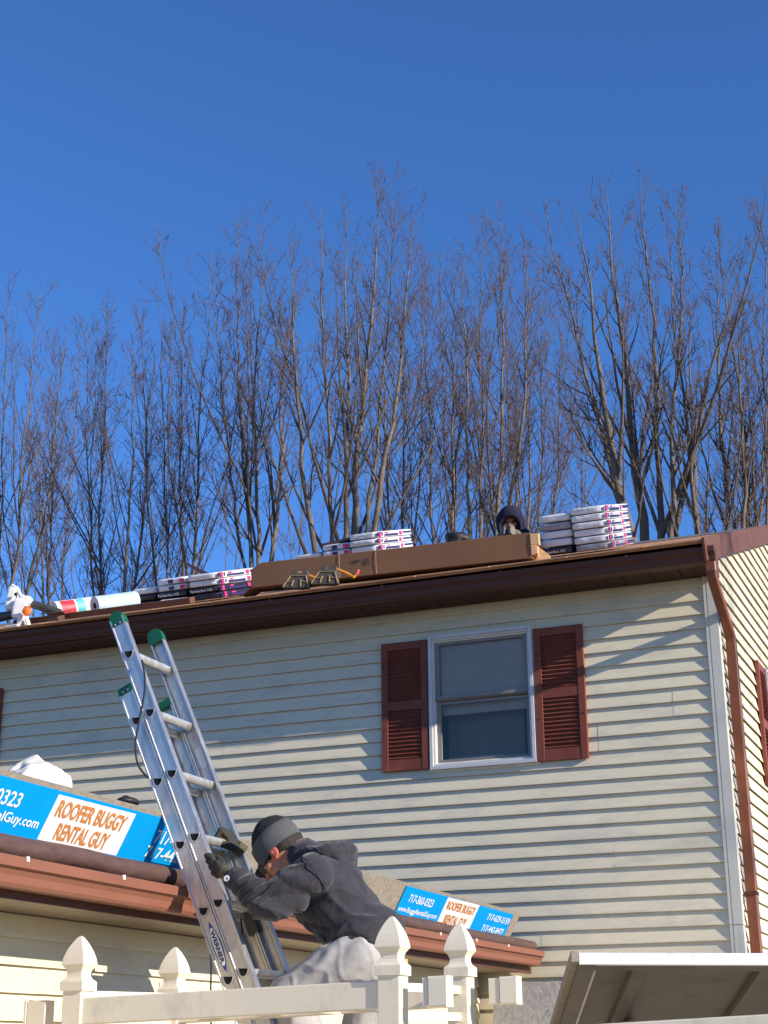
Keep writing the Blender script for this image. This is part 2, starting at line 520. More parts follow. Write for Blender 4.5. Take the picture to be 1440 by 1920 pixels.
# vinyl course profile: (outward offset, height above nose)
PROF = [(-0.0200, 0.0125), (-0.0042, 0.0115), (-0.0040, 0.0), (0.0, 0.0004), (0.0, 0.004), (-0.0030, 0.020), (-0.0078, 0.042), (-0.0124, 0.066), (-0.0165, 0.088), (-0.0215, E + 0.009)]
def plank(name, wall, p0, p1, out, top=None, m=m_siding, jit=0.0):
    """one siding course between two points at nose level; 'out' is the outward normal"""
    pr = [(a, b) for a, b in PROF]
    if top is not None:
        pr = [(a, min(b, top)) for a, b in pr]
    mb = MB()
    U, W = V(*out), V(0, 0, 1)
    P0, P1 = V(*p0), V(*p1)
    if np.dot(np.cross(P1 - P0, W), U) < 0:
        P0, P1 = P1, P0
    n = len(pr)
    ns = max(2, int(np.linalg.norm(P1 - P0) / 0.45))
    vs = []
    for k in range(ns + 1):                     # vinyl is never dead straight
        w = random.uniform(-0.0009, 0.0009); dz = random.uniform(-0.0010, 0.0010); bl = random.uniform(-0.0012, 0.0012)
        q = P0 + (P1 - P0) * (k / ns)
        vs += [q + U * (a + jit + (w if i < 5 else w * 0.3 + bl * math.sin(math.pi * (i - 4) / (n - 4)))) + W * (b + (dz if i < 6 else 0)) for i, (a, b) in enumerate(pr)]
    fs = [(k * n + i, (k + 1) * n + i, (k + 1) * n + i + 1, k * n + i + 1) for k in range(ns) for i in range(n - 1)]
    mb.add(vs, fs, True)
    return build(name, mb, m, wall, sharp=30)

def courses(wall, axis, out, fixed, spans_of, kmin, kmax, z0, seams=None, opening=(), topz=None):
    """lay all courses of a wall; axis 0 runs in X, 1 runs in Y"""
    for k in range(kmin, kmax):
        z = z0 - k * E
        top = None if topz is None or z + E + 0.009 < topz else max(0.01, topz - z)
        lo, hi = spans_of(z)
        if hi - lo < 0.05:
            continue
        segs = [(lo, hi)]
        for (a, b, c, d) in opening:           # a..b along the wall, c..d courses cut
            if c <= k <= d:
                segs = [q for s in segs for q in ((s[0], min(s[1], a)), (max(s[0], b), s[1])) if q[1] - q[0] > 0.02]
        cuts = (seams(k // 2) if seams else [])
        for s in segs:
            pts = [s[0]] + sorted(c for c in cuts if s[0] + 0.15 < c < s[1] - 0.15) + [s[1]]
            for i in range(len(pts) - 1):
                a, b = pts[i], pts[i + 1]
                j = 0.0012 if i % 2 else 0.0     # panels lap over their neighbours
                ea, eb = (a - (0.012 if i and j else 0)), b + (0.012 if j and i + 2 < len(pts) else 0)
                if axis == 0:
                    plank("siding_plank", wall, (ea, fixed, z), (eb, fixed, z), out, top, jit=j)
                else:
                    plank("siding_plank", wall, (fixed, ea, z), (fixed, eb, z), out, top, jit=j)

# --- front wall
WINX = (-4.0, -3.186)
WINZ = (3.575, 4.590)
DXW = -5.05                                    # spacing to the next window along the front
front = MB()
def wall_core(mb, x0, x1, z0, z1, holes, y0, y1):
    xs = x0
    for (a, b, c, d) in holes:
        mb.box((xs, y0, z0), (a, y1, z1)); mb.box((a, y0, z0), (b, y1, c)); mb.box((a, y0, d), (b, y1, z1)); xs = b
    mb.box((xs, y0, z0), (x1, y1, z1))
wall_core(front, XL, XC - 0.02, 0, 4.84, [(WINX[0] + DXW + .03, WINX[1] + DXW - .03, 3.62, 4.54), (WINX[0] + .03, WINX[1] - .03, 3.62, 4.54)], D + 0.027, D + 0.12)
front_wall = build("front_wall", front, m_room, house)
seam_x = {}
def seams_front(p):
    if p not in seam_x:
        # joints wander from panel to panel as an installer staggers them
        st = (-5.03, -6.75, -4.12, -5.72, -2.72, -7.1, -4.6, -3.62, -6.2, -5.3)[p % 10]
        seam_x[p] = [st + d for d in (-3.6, 0, 3.55)]
    return seam_x[p]
courses(front_wall, 0, (0, -1, 0), D, lambda z: (XL, -1.902), -2, 44, Z0, seams_front,
        [(WINX[0] + .012, WINX[1] - .012, 1, 9), (WINX[0] + DXW + .012, WINX[1] + DXW - .012, 1, 9)], 4.808)

# --- gable wall
gab = MB()
def yr_at(z):
    return YE + (z - ZE + 0.035) / PITCH
gw0, gw1 = D + 0.025, 2 * YR - D - 0.025
l0 = [(XC - 0.02, gw0, 0), (XC - 0.02, gw1, 0), (XC - 0.02, gw1, 4.86), (XC - 0.02, YR, roofz(YR) - 0.06), (XC - 0.02, gw0, 4.86)]
gab.loft([[V(*p) for p in l0], [V(p[0] - 0.1, p[1], p[2]) for p in l0]])
gable_wall = build("gable_wall", gab, m_room, house)
def span_g(z):
    a = max(D + 0.055, yr_at(z + E))
    return (a, 2 * YR - a)
GWY = (12.555, 13.37)                          # gable window along Y
courses(gable_wall, 1, (1, 0, 0), XC, span_g, -18, 44, Z0, lambda p: [12.1 + (p * 1.37) % 3.0, 15.6 + (p * 0.9) % 1.5])

# --- the two other walls close the house
bw = MB().box((XL, 2 * YR - D - 0.1, 0), (XC - 0.02, 2 * YR - D, 4.86))
build("rear_wall", bw, m_siding, house)
lw = [(XL, gw0, 0), (XL, gw1, 0), (XL, gw1, 4.86), (XL, YR, roofz(YR) - 0.06), (XL, gw0, 4.86)]
build("far_gable_wall", MB().loft([[V(*p) for p in lw], [V(p[0] + 0.1, p[1], p[2]) for p in lw]]), m_siding, house)

# --- corner post: fluted vinyl
cp = MB()
prof = [(-1.909, D + 0.02), (-1.909, D - 0.0065), (-1.893, D - 0.0065), (-1.890, D - 0.002), (-1.886, D - 0.002), (-1.883, D - 0.0075), (-1.8195, D - 0.0075),
        (-1.8195, D + 0.040), (-1.823, D + 0.043), (-1.823, D + 0.047), (-1.8195, D + 0.050), (-1.8195, D + 0.066), (-1.84, D + 0.066), (-1.84, D + 0.02)]
for a, b in ((0, 2.395), (2.399, 4.806)):
    cp.loft([[V(x, y, a) for x, y in prof], [V(x, y, b) for x, y in prof]])
build("corner_post", cp, m_trimc, house)

# --- window with its sashes, in a local frame: origin lower left, u right, v up, w outward
def window(parent, org, u, w, W_, H_, shutter_gap=0.012, with_shutters=True):
    org, u, w = V(*org), unit(u), unit(w)
    v = V(0, 0, 1)
    def bx(mb, a0, a1, b0, b1, c0, c1):
        pts = [org + u * x + v * y + w * z for z in (c0, c1) for (x, y) in ((a0, b0), (a1, b0), (a1, b1), (a0, b1))]
        return mb.add(pts, [(0, 3, 2, 1), (4, 5, 6, 7), (0, 1, 5, 4), (1, 2, 6, 5), (2, 3, 7, 6), (3, 0, 4, 7)])
    win = empty("window", org + u * W_ / 2)
    win.parent = parent
    win.location = org + u * W_ / 2 - WLOC[parent.name]
    fr = MB()
    t, pr = 0.026, 0.030
    for a0, a1, b0, b1 in ((0, t, 0, H_), (W_ - t, W_, 0, H_), (t, W_ - t, H_ - t, H_), (t, W_ - t, 0, t)):
        bx(fr, a0, a1, b0, b1, -0.07, pr)
    t2 = t + 0.016
    for a0, a1, b0, b1 in ((t, t2, t, H_ - t), (W_ - t2, W_ - t, t, H_ - t), (t2, W_ - t2, H_ - t2, H_ - t), (t2, W_ - t2, t, t2)):
        bx(fr, a0, a1, b0, b1, -0.07, pr - 0.014)
    build("window_frame", fr, m_frame, win, bevel=0.002)
    tr = MB()                                   # J-channel round the frame and a drip cap
    j = 0.018
    for a0, a1, b0, b1 in ((-j, 0, -j, H_ + j), (W_, W_ + j, -j, H_ + j), (0, W_, H_, H_ + j), (0, W_, -j, 0)):
        bx(tr, a0, a1, b0, b1, -0.02, 0.006)
    build("channel_trim", tr, m_siding, win)
    mid = H_ * 0.52
    for (b0, b1, c, nm) in ((mid - 0.012, H_ - t2, -0.006, "upper_sash"), (t2, mid + 0.022, -0.030, "lower_sash")):
        s = MB()
        q = 0.034
        x0, x1 = t2, W_ - t2
        for a0, a1, e0, e1 in ((x0, x0 + q, b0, b1), (x1 - q, x1, b0, b1), (x0 + q, x1 - q, b1 - q, b1), (x0 + q, x1 - q, b0, b0 + q)):
            bx(s, a0, a1, e0, e1, c - 0.022, c)
        so = build("sash", s, m_sash, win, bevel=0.002)
        so["label"] = nm.replace("_", " ") + " of the sash window"
        g = MB()
        bx(g, x0 + q, x1 - q, b0 + q, b1 - q, c - 0.016, c - 0.012)
        build("pane", g, m_glass, win)
    sl = MB()
    bx(sl, t2, W_ - t2, mid - 0.004, mid + 0.020, -0.006, 0.006)
    build("meeting_rail", sl, m_sash, win)
    bl = MB()
    for i in range(22):                         # lowered blind behind the upper sash
        z = H_ - 0.06 - i * 0.021
        bx(bl, 0.06, W_ - 0.06, z - 0.0205, z, -0.052 + 0.0015 * (i % 2), -0.048 + 0.0015 * (i % 2))
    build("blind", bl, m_blind, win)
    cu = MB()
    bx(cu, 0.05, W_ - 0.05, mid - 0.10, mid - 0.02, -0.16, -0.12)
    bx(cu, 0.05, 0.62 * W_, 0.0, 0.115, -0.22, -0.18)
    bx(cu, 0.62 * W_, W_ - 0.05, 0.02, 0.10, -0.30, -0.26)
    build("valance", cu, m_blind, win)
    ct_ = MB()  # grey sheet added behind the lower sash to lighten the pane
    bx(ct_, 0.05, 0.80 * W_, 0.10, mid + 0.02, -0.262, -0.250)
    build("pane_lightener", ct_, m_lightener, win)
    rm = MB()
    a0, a1, b0, b1, c0, c1 = -0.5, W_ + 0.5, -0.6, H_ + 0.3, -1.8, -0.14
    for q in ((a0, a1, b0, b1, c0 - .02, c0), (a0 - .02, a0, b0, b1, c0, c1), (a1, a1 + .02, b0, b1, c0, c1), (a0, a1, b1, b1 + .02, c0, c1), (a0, a1, b0 - .02, b0, c0, c1)):
        bx(rm, *q)
    build("room", rm, m_room, win)
    if with_shutters:
        for side in (-1, 1):
            sw = 0.372
            x0 = -shutter_gap - sw if side < 0 else W_ + shutter_gap
            shutter(parent, org + u * x0 + v * (0.012 if side < 0 else 0.0), u, w, sw, H_ - 0.035)
    return win

def shutter(parent, org, u, w, W_, H_):
    org, u, w = V(*org), unit(u), unit(w)
    v = V(0, 0, 1)
    def bx(mb, a0, a1, b0, b1, c0, c1):
        pts = [org + u * x + v * y + w * z for z in (c0, c1) for (x, y) in ((a0, b0), (a1, b0), (a1, b1), (a0, b1))]
        return mb.add(pts, [(0, 3, 2, 1), (4, 5, 6, 7), (0, 1, 5, 4), (1, 2, 6, 5), (2, 3, 7, 6), (3, 0, 4, 7)])
    st = 0.052
    mid = H_ * 0.50
    sb = MB()
    bx(sb, 0, st, 0, H_, -0.004, 0.026)
    bx(sb, W_ - st, W_, 0, H_, -0.004, 0.026)
    for b0, b1 in ((0, 0.085), (mid - 0.036, mid + 0.036), (H_ - 0.060, H_)):
        bx(sb, st, W_ - st, b0, b1, -0.004, 0.0235)
    bx(sb, st, W_ - st, 0.01, H_ - 0.01, -0.003, 0.003)
    sh = build("shutter", sb, m_shutter, parent, bevel=0.0025)
    pitch = 0.0285
    lou = None
    for b0, b1 in ((0.085, mid - 0.036), (mid + 0.036, H_ - 0.060)):
        n = int((b1 - b0) / pitch)
        p = (b1 - b0) / n
        for i in range(n):
            c = org + u * W_ / 2 + v * (b0 + (i + 0.5) * p) + w * 0.012
            if lou is None:
                mb = MB()
                mb.obox(c, u, v * 0.62 + w * -0.78, v * 0.78 + w * 0.62, (W_ - 2 * st, 0.027, 0.005))
                o = build("louver", mb, m_shutter, sh)
                lou = o.data
            else:
                share("louver", lou, c, sh)
    sc = MB()
    for x, y in ((0.022, 0.31), (W_ - 0.022, 0.33), (0.022, 0.80), (W_ - 0.022, 0.80)):
        p = org + u * x + v * y * H_ + w * 0.026
        sc.lathe([(0.006, 0), (0.006, 0.002), (0.003, 0.003)], p, w, 8)
    build("screws", sc, m_shade_screw, sh)
    return sh

window(house, (WINX[0], D, WINZ[0]), (1, 0, 0), (0, -1, 0), WINX[1] - WINX[0], WINZ[1] - WINZ[0])
window(house, (WINX[0] + DXW, D, WINZ[0]), (1, 0, 0), (0, -1, 0), WINX[1] - WINX[0], WINZ[1] - WINZ[0])
window(house, (XC + 0.002, GWY[0], WINZ[0] - 0.03), (0, 1, 0), (1, 0, 0), GWY[1] - GWY[0], WINZ[1] - WINZ[0])

# --- soffit: separate ribbed panels
sofm = None
soffit = build("soffit", MB().box((XL, 10.338, 4.826), (XC, D + 0.03, 4.84)), m_soff, house)
pw = 0.203
x = XC - 0.006
while x > XL + pw:
    c = V(x - pw / 2, (10.338 + D) / 2, 4.8175)
    if sofm is None:
        mb = MB()
        y0, y1 = 10.338, D - 0.001
        prof = [(-pw / 2, 0.0015), (-pw / 2 + 0.006, -0.006), (-0.008, -0.006), (0, -0.0015), (0.008, -0.006), (pw / 2 - 0.002, -0.006), (pw / 2 - 0.002, 0.006), (-pw / 2, 0.006)]
        mb.extrude(prof, (c[0], y0, c[2]), (c[0], y1, c[2]), (1, 0, 0), (0, 0, 1))
        sofm = build("soffit_panel", mb, m_soff, soffit, at=c).data
    else:
        share("soffit_panel", sofm, c, soffit)
    x -= pw
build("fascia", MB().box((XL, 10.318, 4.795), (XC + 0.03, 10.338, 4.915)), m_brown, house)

# --- gutter: K-style trough, slightly falling to the right
gp = [(0.0, 0.105), (0.0, 0.0), (-0.072, 0.0), (-0.080, 0.012), (-0.084, 0.040), (-0.094, 0.058), (-0.112, 0.066), (-0.114, 0.100), (-0.108, 0.106), (-0.100, 0.102), (-0.100, 0.097),
      (-0.108, 0.095), (-0.106, 0.070), (-0.088, 0.060), (-0.078, 0.042), (-0.074, 0.014), (-0.070, 0.004), (-0.004, 0.004), (-0.004, 0.105)]
gt = MB().extrude(gp, (XL, 10.316, 4.822), (-1.742, 10.316, 4.793), (0, 1, 0), (0, 0, 1))
cap_p = gp[:11]
gt.extrude(cap_p, (-1.742, 10.316, 4.793), (-1.738, 10.316, 4.793), (0, 1, 0), (0, 0, 1))
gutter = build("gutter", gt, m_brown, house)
sp = None
for i in range(9):
    xg = -2.35 - i * 0.93
    zz = 4.793 + (-1.742 - xg) / 10.26 * 0.029
    mb = MB().box((xg - 0.008, 10.199, zz + 0.094), (xg + 0.008, 10.206, zz + 0.109))
    if sp is None:
        sp = build("gutter_spike", mb, m_gutter2, gutter).data
    else:
        share("gutter_spike", sp, mb.centre(), gutter)

# --- downspout at the corner: outlet, offset, long drop, all rectangular tube
def rect_tube(mb, pts, sx, sy, up):
    """rectangular section swept along points; sx along X, sy across"""
    loops = []
    for i, p in enumerate(pts):
        t = unit(V(*pts[min(i + 1, len(pts) - 1)]) - V(*pts[max(i - 1, 0)]))
        a = V(1, 0, 0) if up == 'x' else V(0, 1, 0)
        b = unit(np.cross(t, a))
        c = 0.008
        l = []
        for (i0, j0) in ((-1, -1), (1, -1), (1, 1), (-1, 1)):
            l += [V(*p) + a * (i0 * (sx / 2 - (c if k == 0 else 0))) + b * (j0 * (sy / 2 - (0 if k == 0 else c))) for k in ((0, 1) if i0 * j0 < 0 else (1, 0))]
        loops.append(l)
    return mb.loft(loops)
ds = MB()
rect_tube(ds, [(-1.776, 10.262, 4.793), (-1.776, 10.262, 4.725)], 0.074, 0.056, 'x')
rect_tube(ds, [(-1.776, 10.262, 4.735), (-1.776, 10.275, 4.695), (-1.776, 10.34, 4.655), (-1.776, 10.76, 4.435), (-1.776, 10.815, 4.395), (-1.776, 10.825, 4.34)], 0.068, 0.052, 'x')
rect_tube(ds, [(-1.776, 10.825, 4.36), (-1.776, 10.800, 2.4), (-1.776, 10.790, 0.15)], 0.074, 0.055, 'x')
rect_tube(ds, [(-1.776, 10.790, 0.16), (-1.74, 10.785, 0.09), (-1.55, 10.78, 0.05)], 0.055, 0.07, 'y')
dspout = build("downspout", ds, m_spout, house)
for z in (2.6, 1.2):
    build("strap", MB().box((-1.83, 10.765, z), (-1.736, 10.860, z + 0.022)), m_brown, dspout)

# --- roof
roof = empty("roof", (-6.9, YR, roofz(YR)))
roof.parent = house
roof.location = V(-6.9, YR, roofz(YR)) - WLOC["house"]
sl = unit(V(0, 1, PITCH)); nrm = unit(V(0, -PITCH, 1))
slb = unit(V(0, -1, PITCH)); nrb = unit(V(0, PITCH, 1))
LS = (YR - YE) * math.sqrt(1 + PITCH ** 2)
for front_side in (True, False):
    s_, n_, y0 = (sl, nrm, YE) if front_side else (slb, nrb, 2 * YR - YE)
    row = 0
    d0 = 0.0
    while d0 < LS - 0.05:
        d1 = min(d0 + 1.217, LS - 0.004)
        x1 = -1.782
        first = 1.22 if row % 2 else 2.44
        while x1 > XL - 0.1:
            x0 = max(x1 - first, XL - 0.12)
            first = 2.44
            c = V((x0 + x1) / 2, y0, ZE) + s_ * (d0 + d1) / 2 - n_ * 0.008
            mb = MB().obox(c, (1, 0, 0), s_, n_, (x1 - x0 - 0.004, d1 - d0 - 0.003, 0.016))
            build("plywood_sheet", mb, m_ply, roof)
            x1 = x0
        d0 += 1.22
        row += 1
    # felt rolled out over the sheets, short of the eave
    rag = MB()
    for i in range(3):
        a, b = 3.3 + i * 0.86, min(3.3 + i * 0.86 + 0.9, LS - 0.02)
        if a > LS - 0.1: break
        z_ = 0.004 + 0.0025 * i
        loops = []
        for k in range(41):
            xx = -1.79 + (XL + 1.79) * k / 40
            w = 0.012 * math.sin(k * 1.7 + i) + 0.008 * math.sin(k * 4.1)
            loops.append([V(xx, y0, ZE) + s_ * (a + w) + n_ * z_, V(xx, y0, ZE) + s_ * (b) + n_ * z_, V(xx, y0, ZE) + s_ * b + n_ * (z_ + 0.002), V(xx, y0, ZE) + s_ * (a + w) + n_ * (z_ + 0.002)])
        rag.loft(loops)
    build("roof_underlayment", rag, m_felt, roof)
# splintered edge of the sheathing and old starter strip along the eave
sp_ = MB()
xx = -1.80
while xx > XL:
    w = random.uniform(0.15, 0.6)
    dpt = random.uniform(0.006, 0.022)
    c = V(xx - w / 2, YE, ZE) + sl * (0.10 - dpt) + nrm * 0.0055
    sp_.obox(c, (1, random.uniform(-.01, .01), 0), sl, nrm, (w * 0.98, 0.22, random.uniform(0.006, 0.011)))
    xx -= w
build("starter_strip", sp_, m_ply, roof)
# rake boards
for yy0, s_, n_ in ((YE, sl, nrm), (2 * YR - YE, slb, nrb)):
    rk = MB()
    a = V(-1.79, yy0, ZE) - s_ * 0.02
    for i in range(4):
        q0, q1 = i * LS / 4 - (0.01 if i else 0.03), (i + 1) * LS / 4
        t = 0.020 + 0.003 * (i % 2)
        c = V(-1.803 + t / 2, yy0, ZE) + s_ * (q0 + q1) / 2 + V(0, 0, -0.062)
        rk.obox(c, (1, 0, 0), s_, n_, (t, q1 - q0, 0.165))
    build("rake_board", rk, m_rake, roof, bevel=0.003)
build("ridge_cap", MB().extrude([(-0.14, -0.045), (0, 0.003), (0.14, -0.045), (0.14, -0.040), (0, 0.009), (-0.14, -0.040)], (XL, YR, roofz(YR)), (-1.76, YR, roofz(YR)), (0, 1, 0), (0, 0, 1)), m_rake, roof)
# eave return at the corner
build("eave_return", MB().box((-1.824, 10.318, 4.790), (-1.788, D + 0.02, 4.93)), m_rake, house)

# ------------------------------------------------------------------ garage wing
GX = -3.17            # outer lip of its gutter
GY0, GY1 = 2.9, 10.60
garage = empty("attached_garage", (-5.0, 6.5, 0), "low garage wing with salmon-brown gutter in front of the house", "garage")
GWX = -3.655
gwall = build("side_wall", MB().box((GWX - 0.12, GY0, 0), (GWX - 0.02, GY1, 2.16)), m_room, garage)
courses(gwall, 1, (1, 0, 0), GWX, lambda z: (GY0, GY1 - 0.02), -1, 19, 2.040, lambda p: [4.2 + (p * 1.1) % 2.6, 7.9 + (p * 0.7) % 1.8], (), 2.128)
build("front_end_wall", MB().box((-8.4, GY0 - 0.02, 0), (GWX - 0.03, GY0 + 0.1, 2.16)), m_siding, garage)
gs = build("soffit", MB().box((GWX - 0.1, GY0, 2.146), (-3.30, GY1, 2.156)), m_soff2, garage)
gsm = None
yy = GY1 - 0.01
while yy > GY0 + 0.2:
    c = V((GWX - 3.30) / 2, yy - 0.1, 2.137)
    if gsm is None:
        mb = MB()
        prof = [(-0.1, 0.002), (-0.094, -0.006), (-0.008, -0.006), (0, -0.002), (0.008, -0.006), (0.098, -0.006), (0.098, 0.006), (-0.1, 0.006)]
        mb.extrude(prof, (GWX + 0.002, c[1], c[2]), (-3.302, c[1], c[2]), (0, 1, 0), (0, 0, 1))
        gsm = build("soffit_panel", mb, m_soff2, gs, at=c).data
    else:
        share("soffit_panel", gsm, c, gs)
    yy -= 0.2
build("fascia", MB().box((-3.300, GY0, 2.120), (-3.282, GY1, 2.262)), m_brown, garage)
gp2 = [(-a * 0.98 if False else -a, b * 0.92) for a, b in gp]
for y0, y1, z0, z1 in ((GY0, 5.68, 2.153, 2.147), (5.684, 10.545, 2.146, 2.168)):
    g2 = MB().extrude(gp2, (-3.280, y0, z0), (-3.280, y1, z1), (1, 0, 0), (0, 0, 1))
    g2.extrude([(a, b) for a, b in gp2[:11]], (-3.280, y1 - 0.002, z1), (-3.280, y1 + 0.003, z1), (1, 0, 0), (0, 0, 1))
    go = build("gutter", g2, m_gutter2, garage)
    n = int((y1 - y0) / 0.62)
    for i in range(n):
        yy = y0 + 0.35 + i * 0.62
        zz = z0 + (z1 - z0) * (yy - y0) / (y1 - y0)
        build("gutter_spike", MB().box((-3.170, yy - 0.007, zz + 0.083), (-3.163, yy + 0.007, zz + 0.100)), m_signw, go)
# rounded brown drip edge above the gutter
de = MB()
prof = []
for k in range(9):
    a = -math.pi / 2 + math.pi * k / 8
    prof.append((-3.262 + 0.036 * math.cos(a), 2.292 + 0.038 * math.sin(a)))
prof += [(-3.45, 2.372), (-3.45, 2.262)]
loops = []
for i in range(60):
    y = GY0 + (10.57 - GY0) * i / 59
    w = 0.004 * math.sin(i * 1.3) + 0.003 * math.sin(i * 0.47)
    loops.append([V(a + w * 0.5, y, b + w) for a, b in prof])
de.loft(loops, smooth=True)
build("drip_edge", de, m_edge2, garage)
GP = 0.16
gr = MB()
gr.add([V(-3.29, GY0, 2.338), V(-3.29, GY1 + 0.02, 2.338), V(-8.4, GY1 + 0.02, 2.338 + GP * 5.11), V(-8.4, GY0, 2.338 + GP * 5.11),
        V(-3.29, GY0, 2.30), V(-3.29, GY1 + 0.02, 2.30), V(-8.4, GY1 + 0.02, 2.30 + GP * 5.11), V(-8.4, GY0, 2.30 + GP * 5.11)],
       [(0, 1, 2, 3), (7, 6, 5, 4), (0, 4, 5, 1), (1, 5, 6, 2), (2, 6, 7, 3), (3, 7, 4, 0)])
build("roof", gr, m_edge2, garage)
gd = MB()
rect_tube(gd, [(-3.225, 4.28, 2.16), (-3.225, 4.28, 2.09), (-3.30, 4.28, 2.02), (-3.56, 4.28, 1.86), (-3.61, 4.28, 1.80), (-3.61, 4.28, 0.1)], 0.055, 0.07, 'y')
build("downspout", gd, m_gutter2, garage)

# ------------------------------------------------------------------ board with signs above the garage gutter
BU = unit(V(0.085, 0, 0.16))                   # up along the board, leaning outward
BN = np.cross(V(0, 1, 0), BU)
BP = V(-3.38, 0, 2.335)
def onb(y, v, lift=0.0):
    return BP + V(0, y, 0) + BU * v + BN * lift
board = empty("sign_board", (-3.34, 7.0, 2.335), "long weathered plywood board with two blue rental signs above the garage gutter", "sign board")
for y0, y1, h0, h1, d in ((3.4, 6.16, 0.240, 0.236, 0.0), (6.165, 10.43, 0.214, 0.199, -0.004)):
    lo = [onb(y0, -0.02, d), onb(y1, -0.01, d), onb(y1, h1, d), onb(y0, h0, d)]
    mb = MB().loft([[p - BN * 0.019 for p in lo], lo])
    build("plywood_sheet", mb, m_board, board, bevel=0.002)
br = MB()
for y in (3.9, 5.6, 7.2, 8.8, 10.2):           # props behind
    br.obox(onb(y, 0.08, -0.06), (0, 1, 0), BU, BN, (0.04, 0.16, 0.08))
build("prop", br, m_board, board)

def sign(y0, y1, v0, v1, lines, white, drop):
    pts = [onb(y0, v0, 0.0015), onb(y1, v0 - drop, 0.0015), onb(y1, v1 - drop, 0.0015), onb(y0, v1, 0.0015)]
    s = build("sign", MB().loft([[p - BN * 0.001 for p in pts], [p + BN * 0.0015 for p in pts]]), m_sign, board)
    ux = unit(pts[1] - pts[0])
    w0, w1, wv0, wv1 = white
    q = [onb(w0, wv0, 0.0036), onb(w1, wv0, 0.0036), onb(w1, wv1, 0.0036), onb(w0, wv1, 0.0036)]
    build("white_panel", MB().add(q, [(0, 1, 2, 3)]), m_signw, s)
    for body, a, b, v, h, m in lines:
        text("lettering", body, m, s, onb(a, v, 0.0042 if m is m_orange else 0.0036), ux, BU, h, b - a, bold=0.012 if m is m_signt else 0.03)
    return s
s1 = sign(4.14, 6.10, 0.010, 0.222, [
    ("717-360-0323", 4.195, 4.623, 0.126, 0.054, m_signt), ("www.BuggyRentalGuy.com", 4.145, 4.785, 0.068, 0.037, m_signt),
    ("ROOFER BUGGY", 4.850, 5.322, 0.128, 0.062, m_orange), ("RENTAL GUY", 4.905, 5.262, 0.043, 0.062, m_orange),
    ("717-629-3159", 5.575, 6.03, 0.113, 0.056, m_signt), ("717-442-8477", 5.555, 6.01, 0.049, 0.048, m_signt)], (4.819, 5.363, 0.028, 0.207), 0.004)
s1["label"] = "blue sign with white phone numbers left of the ladder"
s2 = sign(8.31, 10.28, 0.012, 0.193, [
    ("717-360-0323", 8.415, 8.800, 0.107, 0.047, m_signt), ("www.BuggyRentalGuy.com", 8.325, 8.945, 0.046, 0.031, m_signt),
    ("ROOFER BUGGY", 9.030, 9.540, 0.117, 0.051, m_orange), ("RENTAL GUY", 9.075, 9.470, 0.030, 0.054, m_orange),
    ("717-629-3159", 9.800, 10.25, 0.108, 0.042, m_signt), ("717-442-8477", 9.785, 10.22, 0.031, 0.041, m_signt)], (8.99, 9.57, 0.008, 0.186), 0.012)
s2["label"] = "blue sign with white phone numbers right of the climber"

# crumpled white sheet on the garage roof, with a dark rag further back
tp = MB()
tpts = [V(*p) for p in ((-3.682, 5.050, 2.663), (-3.683, 5.100, 2.705), (-3.675, 5.200, 2.751), (-3.551, 5.120, 2.707), (-3.484, 5.200, 2.658), (-3.471, 5.100, 2.606), (-3.492, 4.980, 2.610), (-3.546, 4.950, 2.630))]
cc = sum(tpts) / len(tpts)
base = [V(p[0] - 0.02, p[1] + 0.06, 2.50) for p in tpts]
mid1 = [p * 0.55 + b * 0.45 + V(0.0, 0.01 * (-1) ** i, 0) for i, (p, b) in enumerate(zip(tpts, base))]
ridge = [p * 0.6 + cc * 0.4 + V(-0.01, 0.02, 0.012 + 0.012 * ((i * 7) % 3)) for i, p in enumerate(tpts)]
tp.loft([base, mid1, tpts, ridge], caps=True)
tme = remesh("crumpled_sheet", tp, 0.008, 3)
displace(tme, lambda p: 0.010 * np.clip(1 - np.abs(wavy(p, 14, 71)), 0, 1) ** 5 + 0.004 * wavy(p, 30, 72))
tarp = meshobj("crumpled_sheet", tme, m_tarp)
tag(tarp, "crumpled white plastic sheet behind the upper edge of the left blue sign", "plastic sheet")
rg = MB().ell((-3.839, 6.200, 2.719), (0.05, 0.07, 0.022)).ell((-3.851, 6.200, 2.730), (0.022, 0.03, 0.02)).ell((-3.852, 6.250, 2.722), (0.03, 0.04, 0.012))
rag_me = remesh("work_glove", rg, 0.006, 3)
ro = meshobj("work_glove", rag_me, m_black)
tag(ro, "small black glove lying on the board edge just left of the ladder", "glove")

